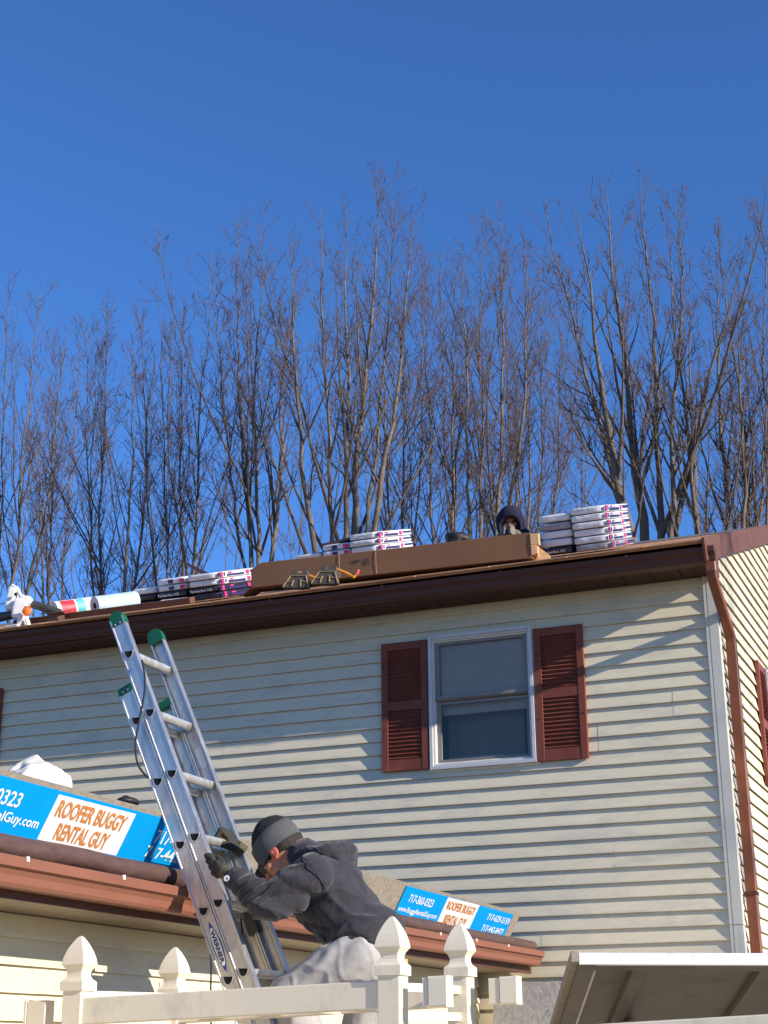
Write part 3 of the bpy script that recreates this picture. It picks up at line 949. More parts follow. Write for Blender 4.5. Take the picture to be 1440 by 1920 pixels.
# ------------------------------------------------------------------ extension ladder
LD = unit(V(-0.4046, 0, 0.9145))               # up along the ladder
LN = unit(V(0.9145, 0, 0.4046))                # towards the climber
YN, YF = 5.55, 5.90
BH = V(-3.298, 0, 2.678)                       # a rung of the base section (x, -, z)
FH = BH + LN * 0.0713
ST = 0.2895
def lad(o, s, n=0.0, y=0.0):
    return o + LD * s + LN * n + V(0, y, 0)
ladder = empty("extension_ladder", (-2.15, 5.725, 0), "aluminium extension ladder with green end caps leaning on the garage gutter", "ladder")
def section(nm, o, s0, s1, rungs, fly):
    sec = empty(nm, lad(o, s0, 0, 5.725))
    sec.parent = ladder
    sec.location = lad(o, s0, 0, 5.725) - WLOC["extension_ladder"]
    w, t, fl = 0.068, 0.0028, 0.027
    for y, sgn in ((YN, 1), (YF, -1)):
        pr = [(-w / 2, -0.0035), (-w / 2 + 0.0065, -0.0035), (-w / 2 + 0.0085, 0), (w / 2 - 0.0085, 0), (w / 2 - 0.0065, -0.0035), (w / 2, -0.0035), (w / 2, fl), (w / 2 - 0.006, fl), (w / 2 - 0.006, fl - t), (w / 2 - t, fl - t), (w / 2 - t, t), (0.012, t), (0.010, t + .002), (-0.010, t + .002), (-0.012, t), (-w / 2 + t, t), (-w / 2 + t, fl - t), (-w / 2 + 0.006, fl - t), (-w / 2 + 0.006, fl), (-w / 2, fl)]
        mb = MB()
        l0 = [lad(o, s0, n, y + sgn * q) for n, q in pr]
        l1 = [lad(o, s1, n, y + sgn * q) for n, q in pr]
        if sgn < 0:
            l0, l1 = l0[::-1], l1[::-1]
        mb.loft([l0, l1])
        build("rail", mb, m_alu, sec, bevel=0.0006)
        c = MB()
        if fly:                                  # domed end cap
            loops = []
            for k in range(7):
                a = math.pi / 2 * k / 6
                hw = (w / 2 + 0.003) * (math.cos(a) * 0.86 + 0.14 if k else 1.0)
                ss = s1 - 0.010 + 0.040 * math.sin(a)
                loops.append([lad(o, ss, n, y + sgn * q) for n, q in ((-hw, -0.003), (hw, -0.003), (hw, fl + 0.003), (-hw, fl + 0.003))])
            loops.insert(0, [lad(o, s1 - 0.036, n, y + sgn * q) for n, q in ((-w / 2 - .003, -0.003), (w / 2 + .003, -0.003), (w / 2 + .003, fl + .003), (-w / 2 - .003, fl + .003))])
            if sgn < 0:
                loops = [l[::-1] for l in loops]
            c.loft(loops, smooth=True)
        else:
            c.obox(lad(o, s1 + 0.002, 0, y + sgn * fl / 2), LN, (0, 1, 0), LD, (w + 0.006, fl + 0.008, 0.034))
        co = build("end_cap", c, m_green, sec, bevel=0.002, sharp=40)
        for n in (-0.012, 0.012):
            build("rivet", MB().lathe([(0.005, 0), (0.004, 0.003)], lad(o, s1 - (0.03 if fly else 0.004), n, y - sgn * 0.004), (0, -sgn, 0), 8), m_alu, co)
    # D-shaped rungs with flat treads
    dp = [(-0.0205, 0.011), (0.0205, 0.011)] + [(0.0205 * math.cos(a), 0.011 - 0.031 * math.sin(a)) for a in [math.pi * k / 10 for k in range(1, 10)]]
    tr_u, tr_w = V(1, 0, 0), V(0, 0, 1)
    rm = pm = cm = None
    for k in rungs:
        ctr = lad(o, k * ST, 0, 5.725)
        if rm is None:
            mb = MB()
            prof = [V(0, 0, 0) + tr_u * a + tr_w * b for a, b in dp]
            ribs = [1.0, 1.0]
            l0 = [p + V(ctr[0], YN - 0.004, ctr[2]) for p in prof]
            l1 = [p + V(ctr[0], YF + 0.004, ctr[2]) for p in prof]
            mb.loft([l0[::-1], l1[::-1]], caps=False, smooth=True)
            ro_ = build("rung", mb, m_rung, sec, sharp=30, at=ctr)
            rm = ro_.data
            pm, cm = [], []
            for yy, d in ((YN, -1), (YF, 1)):
                at_ = V(ctr[0], yy, ctr[2])
                pr2 = [V(ctr[0] + a * 0.90, yy + d * 0.0015, ctr[2] + b * 0.90 - 0.0005) for a, b in dp]
                pm.append(build("rung_shade_cap", MB().add(pr2, [tuple(range(len(pr2)))]), m_shade_screw, sec, at=at_).data)  # black cap paints the darkness inside the rung end
                mb = MB()                          # swaged collar through the rail
                lo_ = [[V(ctr[0] + a * s_, yy + q, ctr[2] + b * s_) for a, b in dp] for s_, q in ((1.0, -0.0045), (1.20, -0.0045), (1.27, -0.001), (1.27, 0.005), (1.20, 0.0085), (1.0, 0.0085))]
                mb.loft(lo_ + [lo_[0]], caps=False, smooth=False)
                cm.append(build("rung_collar", mb, m_alu, sec, at=at_).data)
        else:
            share("rung", rm, ctr, sec)
            for i_, yy in enumerate((YN, YF)):
                share("rung_shade_cap", pm[i_], V(ctr[0], yy, ctr[2]), sec)
                share("rung_collar", cm[i_], V(ctr[0], yy, ctr[2]), sec)
    return sec
sb0 = -2.678 / 0.9145 + 0.03
base_sec = section("base_section", BH, sb0, 0.436, range(-9, 2), False)
fly_sec = section("fly_section", FH, -1.9, 0.760, range(-6, 3), True)
for y in (YN + 0.013, YF - 0.013):             # feet
    p = lad(BH, sb0, 0, y)
    build("foot", MB().obox((p[0] + 0.01, p[1], 0.02), (1, 0, 0), (0, 1, 0), (0, 0, 1), (0.11, 0.05, 0.035)), m_black, ladder, bevel=0.004)
# maker's plate on the lower rail
lc = V(-2.997, YN, 2.007)
def vesica(hl, hw, lift, n=18):
    pts = []
    for sg in (1, -1):
        for i in range(n):
            t = -1 + 2 * i / n
            t = t if sg > 0 else -t
            pts.append(lc + LD * (t * hl) + LN * (sg * hw * (1 - abs(t) ** 1.6)) + V(0, -lift, 0))
    return pts
build("logo_plate", MB().add(vesica(0.106, 0.0215, 0.0012), [tuple(range(36))]), m_decalb, base_sec)
build("logo_oval", MB().add([lc + LD * (0.080 * math.cos(a)) + LN * (0.0165 * math.sin(a)) + V(0, -0.0018, 0) for a in [2 * math.pi * k / 32 for k in range(32)]], [tuple(range(32))]), m_decalw, base_sec)
text("logo_lettering", "WERNER", m_decalk, base_sec, lc + LD * 0.068 - LN * 0.0080 + V(0, -0.0018, 0), -LD, LN, 0.0165, 0.136, bold=0.035, lift=0.0006)
# worn white sticker inside the far rail
stk = [lad(FH, a, n, YF - 0.0052) for a, n in ((0.185, -0.020), (0.185, 0.014), (0.09, 0.016), (0.085, -0.012), (0.12, -0.020))]
build("sticker", MB().add(stk, [tuple(range(5))]), m_decalw, fly_sec)
# rung lock hooks and pulley between the sections
for y in (YN + 0.02, YF - 0.02):
    p = lad(FH, -0.62, -0.045, y)
    build("rung_lock", MB().obox(p, LN, (0, 1, 0), LD, (0.05, 0.022, 0.10)).obox(p + LN * 0.03 + LD * 0.045, LN, (0, 1, 0), LD, (0.06, 0.018, 0.022)), m_dark, fly_sec, bevel=0.003)
# rope loop
rope = MB()
rp = [V(*p) for p in ((-3.391, 5.535, 3.196), (-3.369, 5.525, 3.129), (-3.362, 5.520, 3.058), (-3.372, 5.520, 2.984), (-3.386, 5.520, 2.908), (-3.395, 5.520, 2.841), (-3.389, 5.520, 2.782), (-3.372, 5.525, 2.733), (-3.335, 5.535, 2.690))]
pts = []
for i in range(len(rp) - 1):
    p0, p1, p2, p3 = rp[max(i - 1, 0)], rp[i], rp[i + 1], rp[min(i + 2, len(rp) - 1)]
    for k in range(4):
        t = k / 4
        pts.append(0.5 * ((2 * p1) + (-p0 + p2) * t + (2 * p0 - 5 * p1 + 4 * p2 - p3) * t * t + (-p0 + 3 * p1 - 3 * p2 + p3) * t ** 3))
pts.append(rp[-1])
rope.tube(pts, 0.0045, 7)
rope.tube([(-3.382, 6.200, 2.031), (-3.377, 6.200, 1.966), (-3.377, 6.200, 1.888), (-3.366, 6.200, 1.647)], 0.004, 6)
rope.tube([(-2.975, 5.700, 2.125), (-2.966, 5.700, 2.046), (-2.952, 5.700, 1.963), (-2.923, 5.700, 1.760)], 0.004, 6)
build("rope", rope, m_black, ladder)

# ------------------------------------------------------------------ vinyl garden arbor
arbor = empty("garden_arbor", (-2.42, 4.9, 0), "cream vinyl garden arbor with pointed post caps in the foreground", "arbor")
PW = 0.074
posts = {"fl": (-3.007, 4.6, 1.989), "fr": (-1.871, 4.6, 2.010), "bl": (-2.957, 5.15, 1.982), "br": (-1.846, 5.15, 2.028)}
capprof = [(0.0445, -0.178), (0.0445, -0.150), (0.042, -0.146), (0.033, -0.139), (0.0290, -0.130), (0.0285, -0.120), (0.0315, -0.110), (0.0395, -0.099), (0.0435, -0.095), (0.0435, -0.091),
           (0.0405, -0.074), (0.0350, -0.055), (0.0270, -0.036), (0.0175, -0.018), (0.0080, -0.004), (0.0025, 0.0)]
cap_me = None
for key, (x, y, zt) in posts.items():
    build("post", MB().box((x - PW / 2, y - PW / 2, 0), (x + PW / 2, y + PW / 2, zt - 0.165)), m_vinyl, arbor, bevel=0.004)
    at = V(x, y, zt - 0.09)
    if cap_me is None:
        mb = MB().loft([[V(x + sx * r, y + sy * r, zt + h) for sx, sy in ((-1, -1), (1, -1), (1, 1), (-1, 1))] for r, h in capprof])
        o = build("post_cap", mb, m_vinyl, arbor, at=at, bevel=0.0015)
        cap_me = o.data
    else:
        o = share("post_cap", cap_me, at, arbor)
        b = o.modifiers.new("bevel", 'BEVEL'); b.width = 0.0015; b.segments = 2; b.limit_method = 'ANGLE'; b.angle_limit = math.radians(40)
for yb, x0, x1, xa, xb_, zl, zr in ((4.6, -3.185, -1.745, -3.044, -1.834, 1.703, 1.735), (5.15, -3.10, -1.70, -2.994, -1.809, 1.712, 1.752)):
    def beam(a, b):
        mb = MB()
        ya, yb_ = yb - 0.028, yb + 0.028
        za = zl + (zr - zl) * (a + 3.0) / 1.13
        zb = zl + (zr - zl) * (b + 3.0) / 1.13
        mb.loft([[V(a, ya, za), V(a, yb_, za), V(a, yb_, za + 0.084), V(a, ya, za + 0.084)], [V(b, ya, zb), V(b, yb_, zb), V(b, yb_, zb + 0.084), V(b, ya, zb + 0.084)]])
        return mb
    build("beam", beam(xa - 0.002, xb_ + 0.002), m_vinyl, arbor, bevel=0.004)
    build("beam_end", beam(x0, xa - 0.072), m_vinyl, arbor, bevel=0.004)
    build("beam_end", beam(xb_ + 0.072, x1), m_vinyl, arbor, bevel=0.004)
    for a, b in ((x1 + 0.003, x1 + 0.060), (x0 - 0.012, x0 - 0.003)):
        mb = beam(a, b)
        c = mb.centre()
        mb.v = [tuple(c + (V(*p) - c) * V(1, 1.12, 1.08)) for p in mb.v]
        build("beam_cap", mb, m_vinyl, arbor, bevel=0.006)
sl_me = {}
for side, (xa, ya, xb_, yb) in (("r", (-1.871, 4.637, -1.846, 5.113)), ("l", (-3.007, 4.637, -2.957, 5.113))):
    for i in range(20):
        z = 1.800 - i * 0.086
        p0, p1 = V(xa, ya, z), V(xb_, yb, z + 0.006)
        c = (p0 + p1) / 2
        if side not in sl_me:
            mb = MB().obox(c, (1, 0, 0), p1 - p0, (0, 0, 1), (0.022, np.linalg.norm(p1 - p0), 0.026 if side == "r" else 0.026))
            sl_me[side] = build("slat", mb, m_vinyl, arbor, at=c).data
        else:
            share("slat", sl_me[side], c, arbor)
for i in range(4):                              # cross bars under the top
    x = -2.75 + i * 0.22
    build("cross_bar", MB().box((x, 4.63, 1.735), (x + 0.035, 5.12, 1.76)), m_vinyl, arbor, bevel=0.003)

# a run of vinyl fence beyond the arbor, only its top rail in view
fence = empty("vinyl_fence", (-0.6, 4.4, 0), "cream vinyl fence rail under the raised trailer bed at lower right", "fence")
build("rail", MB().loft([[V(-1.30, y, z) for y, z in ((4.37, 1.60), (4.43, 1.60), (4.43, 1.672), (4.37, 1.672))], [V(0.9, y, z + 0.088) for y, z in ((4.37, 1.60), (4.43, 1.60), (4.43, 1.672), (4.37, 1.672))]]), m_vinyl, fence, bevel=0.004)
for x in (-1.26, 0.85):
    build("post", MB().box((x - 0.037, 4.363, 0), (x + 0.037, 4.437, 1.64 + (x + 1.3) * 0.04)), m_vinyl, fence, bevel=0.004)
build("rail", MB().box((-1.22, 4.375, 0.2), (0.81, 4.425, 0.28)), m_vinyl, fence, bevel=0.004)

# ------------------------------------------------------------------ raised trailer bed, seen from below
TO = V(-1.443, 5.2, 1.902)
TA = unit(V(0.932, 0.362, -0.012)); TB = unit(V(-0.362, 0.932, -0.215)); TN = np.cross(TA, TB)
bed = empty("trailer_bed", (-1.2, 6.0, 0), "raised metal trailer bed with chipped white edge at the lower right corner", "trailer")
TL, TW = 1.9, 1.6
def tb(a, b, n):
    return TO + TA * a + TB * b + TN * n
def tbox(a0, a1, b0, b1, n0, n1):
    mb = MB()
    return mb.loft([[tb(a, b, n0) for a, b in ((a0, b0), (a1, b0), (a1, b1), (a0, b1))], [tb(a, b, n1) for a, b in ((a0, b0), (a1, b0), (a1, b1), (a0, b1))]])
build("floor_plate", tbox(0.03, TL - 0.03, 0.03, TW - 0.03, 0.012, 0.018), m_steel, bed)
build("front_edge", tbox(0.0, TL, 0.0, 0.006, -0.017, 0.018), m_steelw, bed, bevel=0.0015)
build("front_lip", tbox(0.0, TL, -0.004, 0.012, -0.0215, -0.0175), m_signw, bed)
build("front_flange", tbox(0.012, TL - 0.012, 0.012, 0.075, -0.022, -0.017), m_steel, bed)
build("side_frame", tbox(0.0, 0.055, 0.006, TW, -0.024, 0.020), m_steel, bed, bevel=0.003)
build("side_frame", tbox(TL - 0.055, TL, 0.006, TW, -0.024, 0.020), m_steel, bed, bevel=0.003)
build("side_board", tbox(-0.026, -0.001, 0.0, TW, -0.012, 0.024), m_board, bed, bevel=0.002)
build("edge_strip", tbox(0.056, 0.064, 0.08, TW, -0.020, -0.012), m_alu, bed)
for a in (0.19, 0.62, 1.05, 1.48):
    build("rib", tbox(a, a + 0.045, 0.08, TW - 0.06, -0.016, 0.011), m_steel, bed, bevel=0.004)
for a in (0.25, TL - 0.3):                      # lift posts and axle frame below
    p = tb(a, 0.9, 0.0)
    build("lift_post", MB().tube([(p[0], p[1], 0.35), (p[0], p[1], p[2])], 0.035, 12), m_steel, bed)
p, q = tb(0.1, 0.9, 0), tb(TL - 0.1, 0.9, 0)
build("axle_frame", MB().obox((p + q) / 2 * V(1, 1, 0) + V(0, 0, 0.36), TA, TB, (0, 0, 1), (1.9, 0.9, 0.08)), m_steel, bed)
for a in (0.05, TL - 0.05):
    c = tb(a, 0.9, 0); c[2] = 0.30
    w = build("wheel", MB().lathe([(0.10, -0.08), (0.26, -0.08), (0.30, -0.05), (0.30, 0.05), (0.26, 0.08), (0.10, 0.08)], c, TA, 28), m_black, bed)

# sheet of weathered strand board leaning on the house wall
osb = MB().loft([[V(x, y + d, z) for x, y, z in ((-3.50, 9.75, 0.0), (-2.30, 9.75, 0.0), (-2.30, 10.47, 2.036), (-3.50, 10.47, 2.072))] for d in (0.0, 0.014)])
osb_o = build("strand_board", osb, m_osb)
tag(osb_o, "grey weathered strand board sheet leaning below the end of the garage gutter", "board")
lum = MB()
lum.loft([[V(x, y, z) for x, y in ((-2.985, 7.38), (-2.935, 7.38), (-2.935, 7.42), (-2.985, 7.42))] for z in (0.0, 2.05)])
lum_o = build("lumber_post", lum, m_lumber, bevel=0.002)
tag(lum_o, "fresh tan lumber stud standing behind the front right arbor post", "lumber")

# ------------------------------------------------------------------ things on the roof
XA = V(1, 0, 0)
def rp(x, y, n=0.0):
    """point on the front roof slope, n above the sheathing"""
    return V(x, y, roofz(y)) + nrm * (n + 0.012)

def puffy(c, ax, ay, az, size, seed, p=11.0, n=8, amp=0.006):
    """soft-edged package: superellipsoid grid with a few dents"""
    mb = MB()
    c = V(*c)
    A = [unit(ax) * size[0] / 2, unit(ay) * size[1] / 2, unit(az) * size[2] / 2]
    r = np.random.default_rng(seed)
    ks = [(r.normal(size=3) * 7, r.uniform(0, 6.28)) for _ in range(5)]
    for axis in range(3):
        for sg in (-1, 1):
            vs = []
            for i in range(n + 1):
                for j in range(n + 1):
                    q = np.zeros(3)
                    q[axis] = sg
                    q[(axis + 1) % 3] = -1 + 2 * i / n
                    q[(axis + 2) % 3] = -1 + 2 * j / n
                    q = np.sign(q) * np.abs(q) ** 0.8
                    q = q / (np.sum(np.abs(q) ** p) ** (1 / p))
                    w = sum(math.sin(float(np.dot(k, q)) + ph) for k, ph in ks) / 5
                    vs.append(c + A[0] * q[0] + A[1] * q[1] + A[2] * q[2] + unit(A[axis]) * sg * amp * w)
            fs = []
            for i in range(n):
                for j in range(n):
                    f = (i * (n + 1) + j, (i + 1) * (n + 1) + j, (i + 1) * (n + 1) + j + 1, i * (n + 1) + j + 1)
                    fs.append(f if sg > 0 else f[::-1])
            mb.add(vs, fs, True)
    return mb

WORDS = ["bottom", "second", "third", "fourth", "fifth", "sixth", "seventh"]
def bundle(c, size, wrap, seed, label, group, print_side=False, front=None):
    mb = puffy(c, XA, sl, nrm, size, seed)
    o = build("shingle_bundle", mb, wrap, sharp=75)
    tag(o, label, "shingle bundle", group)
    if print_side:                               # printed long side
        xs = c[0] + size[0] / 2 + 0.0025
        r = random.Random(seed)
        j = r.uniform(-0.01, 0.01)
        for y0, y1, kind, h, off in ((0.005, 0.035, "n", .70, 0), (0.055 + j, 0.105 + j, "p", .80, 0), (0.125, 0.150, "n", .55, .05), (0.19 + j, 0.56, "n", r.uniform(.26, .40), -.16), (0.22, 0.30 + j, "p", .22, .20),
                                     (0.60, 0.67 + j, "p", .60, 0), (0.70, 0.94, "n", r.uniform(.25, .45), .06)):
            cc = V(xs, c[1], c[2]) + sl * (((y0 + y1) / 2 - 0.5) * size[1]) + nrm * (off * size[2])
            b = MB().obox(cc, XA, sl, nrm, (0.003, (y1 - y0) * size[1], h * size[2]))
            build("print", b, m_pink if kind == "p" else m_navy, o)
    if front:
        f0 = V(c[0] - size[0] / 2 + 0.02, c[1], c[2]) - sl * (size[1] / 2 + 0.002) - nrm * 0.012
        if front == "tag":
            for k, m in ((0.05, m_pink), (0.16, m_navy)):
                b = MB().obox(f0 + XA * (size[0] - k) + nrm * 0.01, XA, sl, nrm, (0.05, 0.004, 0.035))
                build("print", b, m, o)
        else:
            text("lettering", front, m_signt, o, f0, XA, nrm, 0.020, size[0] * 0.72, bold=0.01, lift=0.003)
    return o

def column(name, where, x, yf, n, w, l, t, seed, group, wraps=None, prints=False, fronts=None):
    for i in range(n):
        r = random.Random(seed * 31 + i)
        c = rp(x + r.uniform(-.008, .008), yf, 0) + sl * (l / 2 + r.uniform(-.015, .015)) + nrm * (t * (i + 0.5) + 0.004)
        wr = (wraps or {}).get(i, m_wrap)
        pos = "topmost" if i == n - 1 else WORDS[i]
        bundle(c, (w * r.uniform(.98, 1.0), l, t * 0.97), wr, seed * 31 + i, f"{pos} shingle bundle in {name} column of {where}", group, prints, (fronts or {}).get(i))

G1, G2, G3 = "tall shingle stack near the gable", "middle shingle stack behind the box", "left shingle stack near the rolls"
W1, W2, W3 = "tall stack beside hooded roofer", "stack behind cardboard carton", "stack left of cardboard carton"
column("left", W1, -3.122, 11.20, 5, 0.275, 0.92, 0.0645, 1, G1, {0: m_wrapd, 3: m_wrapg}, False, {0: "Timberline HD"})
column("right", W1, -2.838, 11.18, 6, 0.288, 0.92, 0.0575, 2, G1, {0: m_wrapg}, True)
column("left", W2, -5.60, 11.92, 5, 0.275, 0.92, 0.057, 3, G2, {})
column("middle", W2, -5.315, 11.90, 6, 0.275, 0.92, 0.057, 4, G2, {}, False, {5: "tag", 4: "tag"})
column("right", W2, -5.03, 11.88, 7, 0.280, 0.92, 0.057, 5, G2, {}, True)
column("left", W3, -7.02, 11.46, 3, 0.26, 0.92, 0.058, 6, G3, {0: m_wrapd, 1: m_wrapd})
column("middle", W3, -6.715, 11.44, 4, 0.300, 0.92, 0.058, 7, G3, {0: m_wrapd, 1: m_wrapd}, False, {1: "Timberline HD", 2: "tag", 3: "tag"})
column("right", W3, -6.385, 11.42, 4, 0.320, 0.92, 0.058, 8, G3, {0: m_wrapd, 1: m_wrapd}, True, {1: "Timberline HD"})

def thing(name, mb, m, label, cat, group=None, bevel=0.0, **k):
    o = build(name, mb, m, None, bevel, **k)
    return tag(o, label, cat, group)

thing("wood_scrap", MB().obox(rp(-5.33, 12.2, 0.362), (1, 0, 0.09), sl, nrm, (0.27, 0.5, 0.022)), m_edge2, "thin brown board lying on the middle column of the stack behind the box", "board")
# brown strip of flashing standing up behind the left stack, another lying along the eave
a, b = V(*(-7.302, 12.500, 6.181)), V(*(-6.953, 12.500, 5.963))
fl_ = MB().loft([[a + V(0, 0, 0.004), a + V(0, 0.05, 0.002), a + V(0.0, 0.05, -0.01), a + V(0, 0, -0.008)], [b + V(0, 0, 0.030), b + V(0, 0.12, 0.025), b + V(0, 0.12, -0.03), b + V(0, 0, -0.028)],
                 [b + (b - a) * 1.1 + V(0, 0, 0.030), b + (b - a) * 1.1 + V(0, 0.12, 0.025), b + (b - a) * 1.1 + V(0, 0.12, -0.03), b + (b - a) * 1.1 + V(0, 0, -0.028)]])
thing("flashing_strip", fl_, m_edge2, "brown metal strip sticking up behind the left shingle stack", "flashing")
ed = MB().obox(rp(-6.93, 10.66, 0.026), XA, sl, nrm, (1.72, 0.09, 0.052))
thing("eave_board", ed, m_rake, "brown board lying along the eave below the left shingle stack", "board", bevel=0.004)
th = MB().obox(rp(-7.29, 10.52, 0.035), (1, 0.1, 0), sl, nrm, (0.10, 0.10, 0.07)).obox(rp(-7.29, 10.52, 0.072), (1, 0.1, 0), sl, nrm, (0.22, 0.13, 0.008))
thing("wood_block", th, m_edge2, "small dark wood block beside the leaf blower tube", "wood block", bevel=0.003)

# long cardboard box
bc0, bc1 = rp(-5.66, 10.92, 0.062), rp(-3.245, 10.90, 0.014)
bax = unit(bc1 - bc0)
bup = unit(V(0, -0.10, 1)); bdp = np.cross(bup, bax)
cbox = empty("cardboard_box", (bc0 + bc1) / 2, "very long brown cardboard carton lying across the roof", "cardboard box")
LBX = float(np.linalg.norm(bc1 - bc0))
HB, DB = 0.198, 0.23
def cb(a, d, h):
    return bc0 + bax * a + bdp * d + bup * h
ls = []
for i in range(25):
    a = LBX * i / 24
    t0 = 0.045 * max(0.0, 1 - a / 0.10)          # left end is folded low
    bow = 0.004 * math.sin(a * 2.3) + 0.002 * math.sin(a * 7.1)
    hh = HB + 0.003 * math.sin(a * 3.1 + 1) - t0
    ls.append([cb(a, -bow, 0.0), cb(a, DB, 0.0), cb(a, DB, hh), cb(a, DB * 0.5, hh + 0.004 * math.sin(a * 5)), cb(a, -bow, hh), cb(a, -bow - 0.003 * math.sin(a * 4.3), hh * 0.5)])
build("carton", MB().loft(ls, smooth=True), m_card, cbox, bevel=0.002)
for a in (1.12, 0.80):
    build("tape", MB().obox(cb(a + 0.004, -0.0065, HB / 2), bax, bdp, bup, (0.005, 0.002, HB * 0.98)), m_cardin, cbox)
pr = MB()
for (a, h, w, t) in ((0.955, 0.125, 0.07, 0.012), (1.045, 0.128, 0.035, 0.012), (1.045, 0.112, 0.028, 0.010), (1.045, 0.096, 0.045, 0.010)):
    pr.obox(cb(a, -0.0065, h), bax, bdp, bup, (w, 0.0012, t))
build("printed_marks", pr, m_dark, cbox)
# torn open right end: flaps and packing
fl1 = MB()
for (h0, h1, d0, d1, k) in ((0.02, 0.10, 0.0, 0.05, 0.045), (0.10, 0.19, 0.0, 0.05, 0.06), (0.02, 0.19, 0.05, 0.10, 0.03)):
    q = [cb(LBX + 0.001, d0, h0), cb(LBX + 0.001, d1, h0), cb(LBX + 0.001, d1, h1), cb(LBX + 0.001, d0, h1)]
    q2 = [p + bax * k + bdp * 0.012 * math.sin(7 * k + 20 * h0) + bup * 0.012 * math.cos(9 * h1) for p in q]
    fl1.loft([q, q2])
build("torn_packing", fl1, m_cardin, cbox, bevel=0.008)
build("end_flap", MB().loft([[cb(LBX + 0.002, d, h) for d, h in ((0.11, 0.0), (0.115, 0.0), (0.115, 0.13), (0.11, 0.13))], [cb(LBX + 0.11, d, h) for d, h in ((0.14, -0.03), (0.145, -0.03), (0.145, 0.03), (0.14, 0.03))]]), m_cardin, cbox)
build("opening", MB().obox(cb(LBX + 0.0015, 0.16, 0.10), bax, bdp, bup, (0.002, 0.08, 0.15)), m_shade_screw, cbox)  # black plate painted as the shade inside the open end
build("end_flap", MB().loft([[cb(-0.002, d, h) for d, h in ((0.0, 0.0), (0.2, 0.0), (0.2, 0.006), (0.0, 0.006))], [cb(-0.10, d, h) for d, h in ((0.02, -0.055), (0.18, -0.055), (0.18, -0.05), (0.02, -0.05))]]), m_card, cbox)

# two knee pads standing at the eave: dark pads with tan edging and a notched top
def knee_pad(x, y, lean, sc, label):
    o0 = rp(x, y, 0.004)
    up = unit(V(lean, 0.30, 1)); rt = unit(V(1, 0, -lean - 0.02)); dp = np.cross(rt, up) * -1
    k = empty("knee_pad", o0, label, "knee pad", "knee pads at the eave")
    def q(a, h, d=0.0):
        return o0 + rt * a * sc + up * h * sc - unit(np.cross(rt, up)) * -d
    out = [(-0.118, 0.0), (0.118, 0.0), (0.085, 0.085), (0.062, 0.165), (0.046, 0.178), (0.026, 0.172), (0.020, 0.138), (0.0, 0.122), (-0.020, 0.138), (-0.026, 0.172), (-0.046, 0.178), (-0.062, 0.165), (-0.085, 0.085)]
    build("pad", MB().loft([[q(a, h, 0.0) for a, h in out], [q(a, h, 0.035) for a, h in out]]), m_pad, k, bevel=0.004)
    for a0, h0, a1, h1 in ((-0.112, 0.006, -0.066, 0.108), (0.112, 0.006, 0.066, 0.108), (-0.066, 0.108, 0.066, 0.108), (-0.040, 0.012, -0.030, 0.070), (0.040, 0.012, 0.030, 0.070), (-0.088, 0.052, -0.040, 0.052), (0.088, 0.052, 0.040, 0.052)):
        build("edging", MB().tube([q(a0, h0, 0.037), q(a1, h1, 0.037)], 0.0058 * sc, 6), m_tan, k)
    return k
knee_pad(-4.985, 10.37, 0.10, 0.98, "left one of the two dark trapezoid pads with tan edging at the eave")
knee_pad(-4.735, 10.36, 0.08, 1.0, "right one of the two dark trapezoid pads with tan edging at the eave")
bar = empty("pry_bar", rp(-4.7, 10.56, 0.0), "bent yellow bar with a red tip behind the knee pads", "pry bar")
pts = [V(*p) for p in ((-5.105, 10.520, 5.197), (-5.025, 10.520, 5.196), (-4.909, 10.520, 5.142), (-4.817, 10.540, 5.176), (-4.716, 10.540, 5.189), (-4.643, 10.540, 5.150), (-4.580, 10.540, 5.111), (-4.557, 10.540, 5.135))]
build("shaft", MB().tube(pts, [0.011] * 8, 8), m_yel, bar)
build("grip", MB().tube([V(*(-4.557, 10.540, 5.130)), V(*(-4.544, 10.540, 5.168))], [0.012, 0.014], 8), m_redtip, bar)

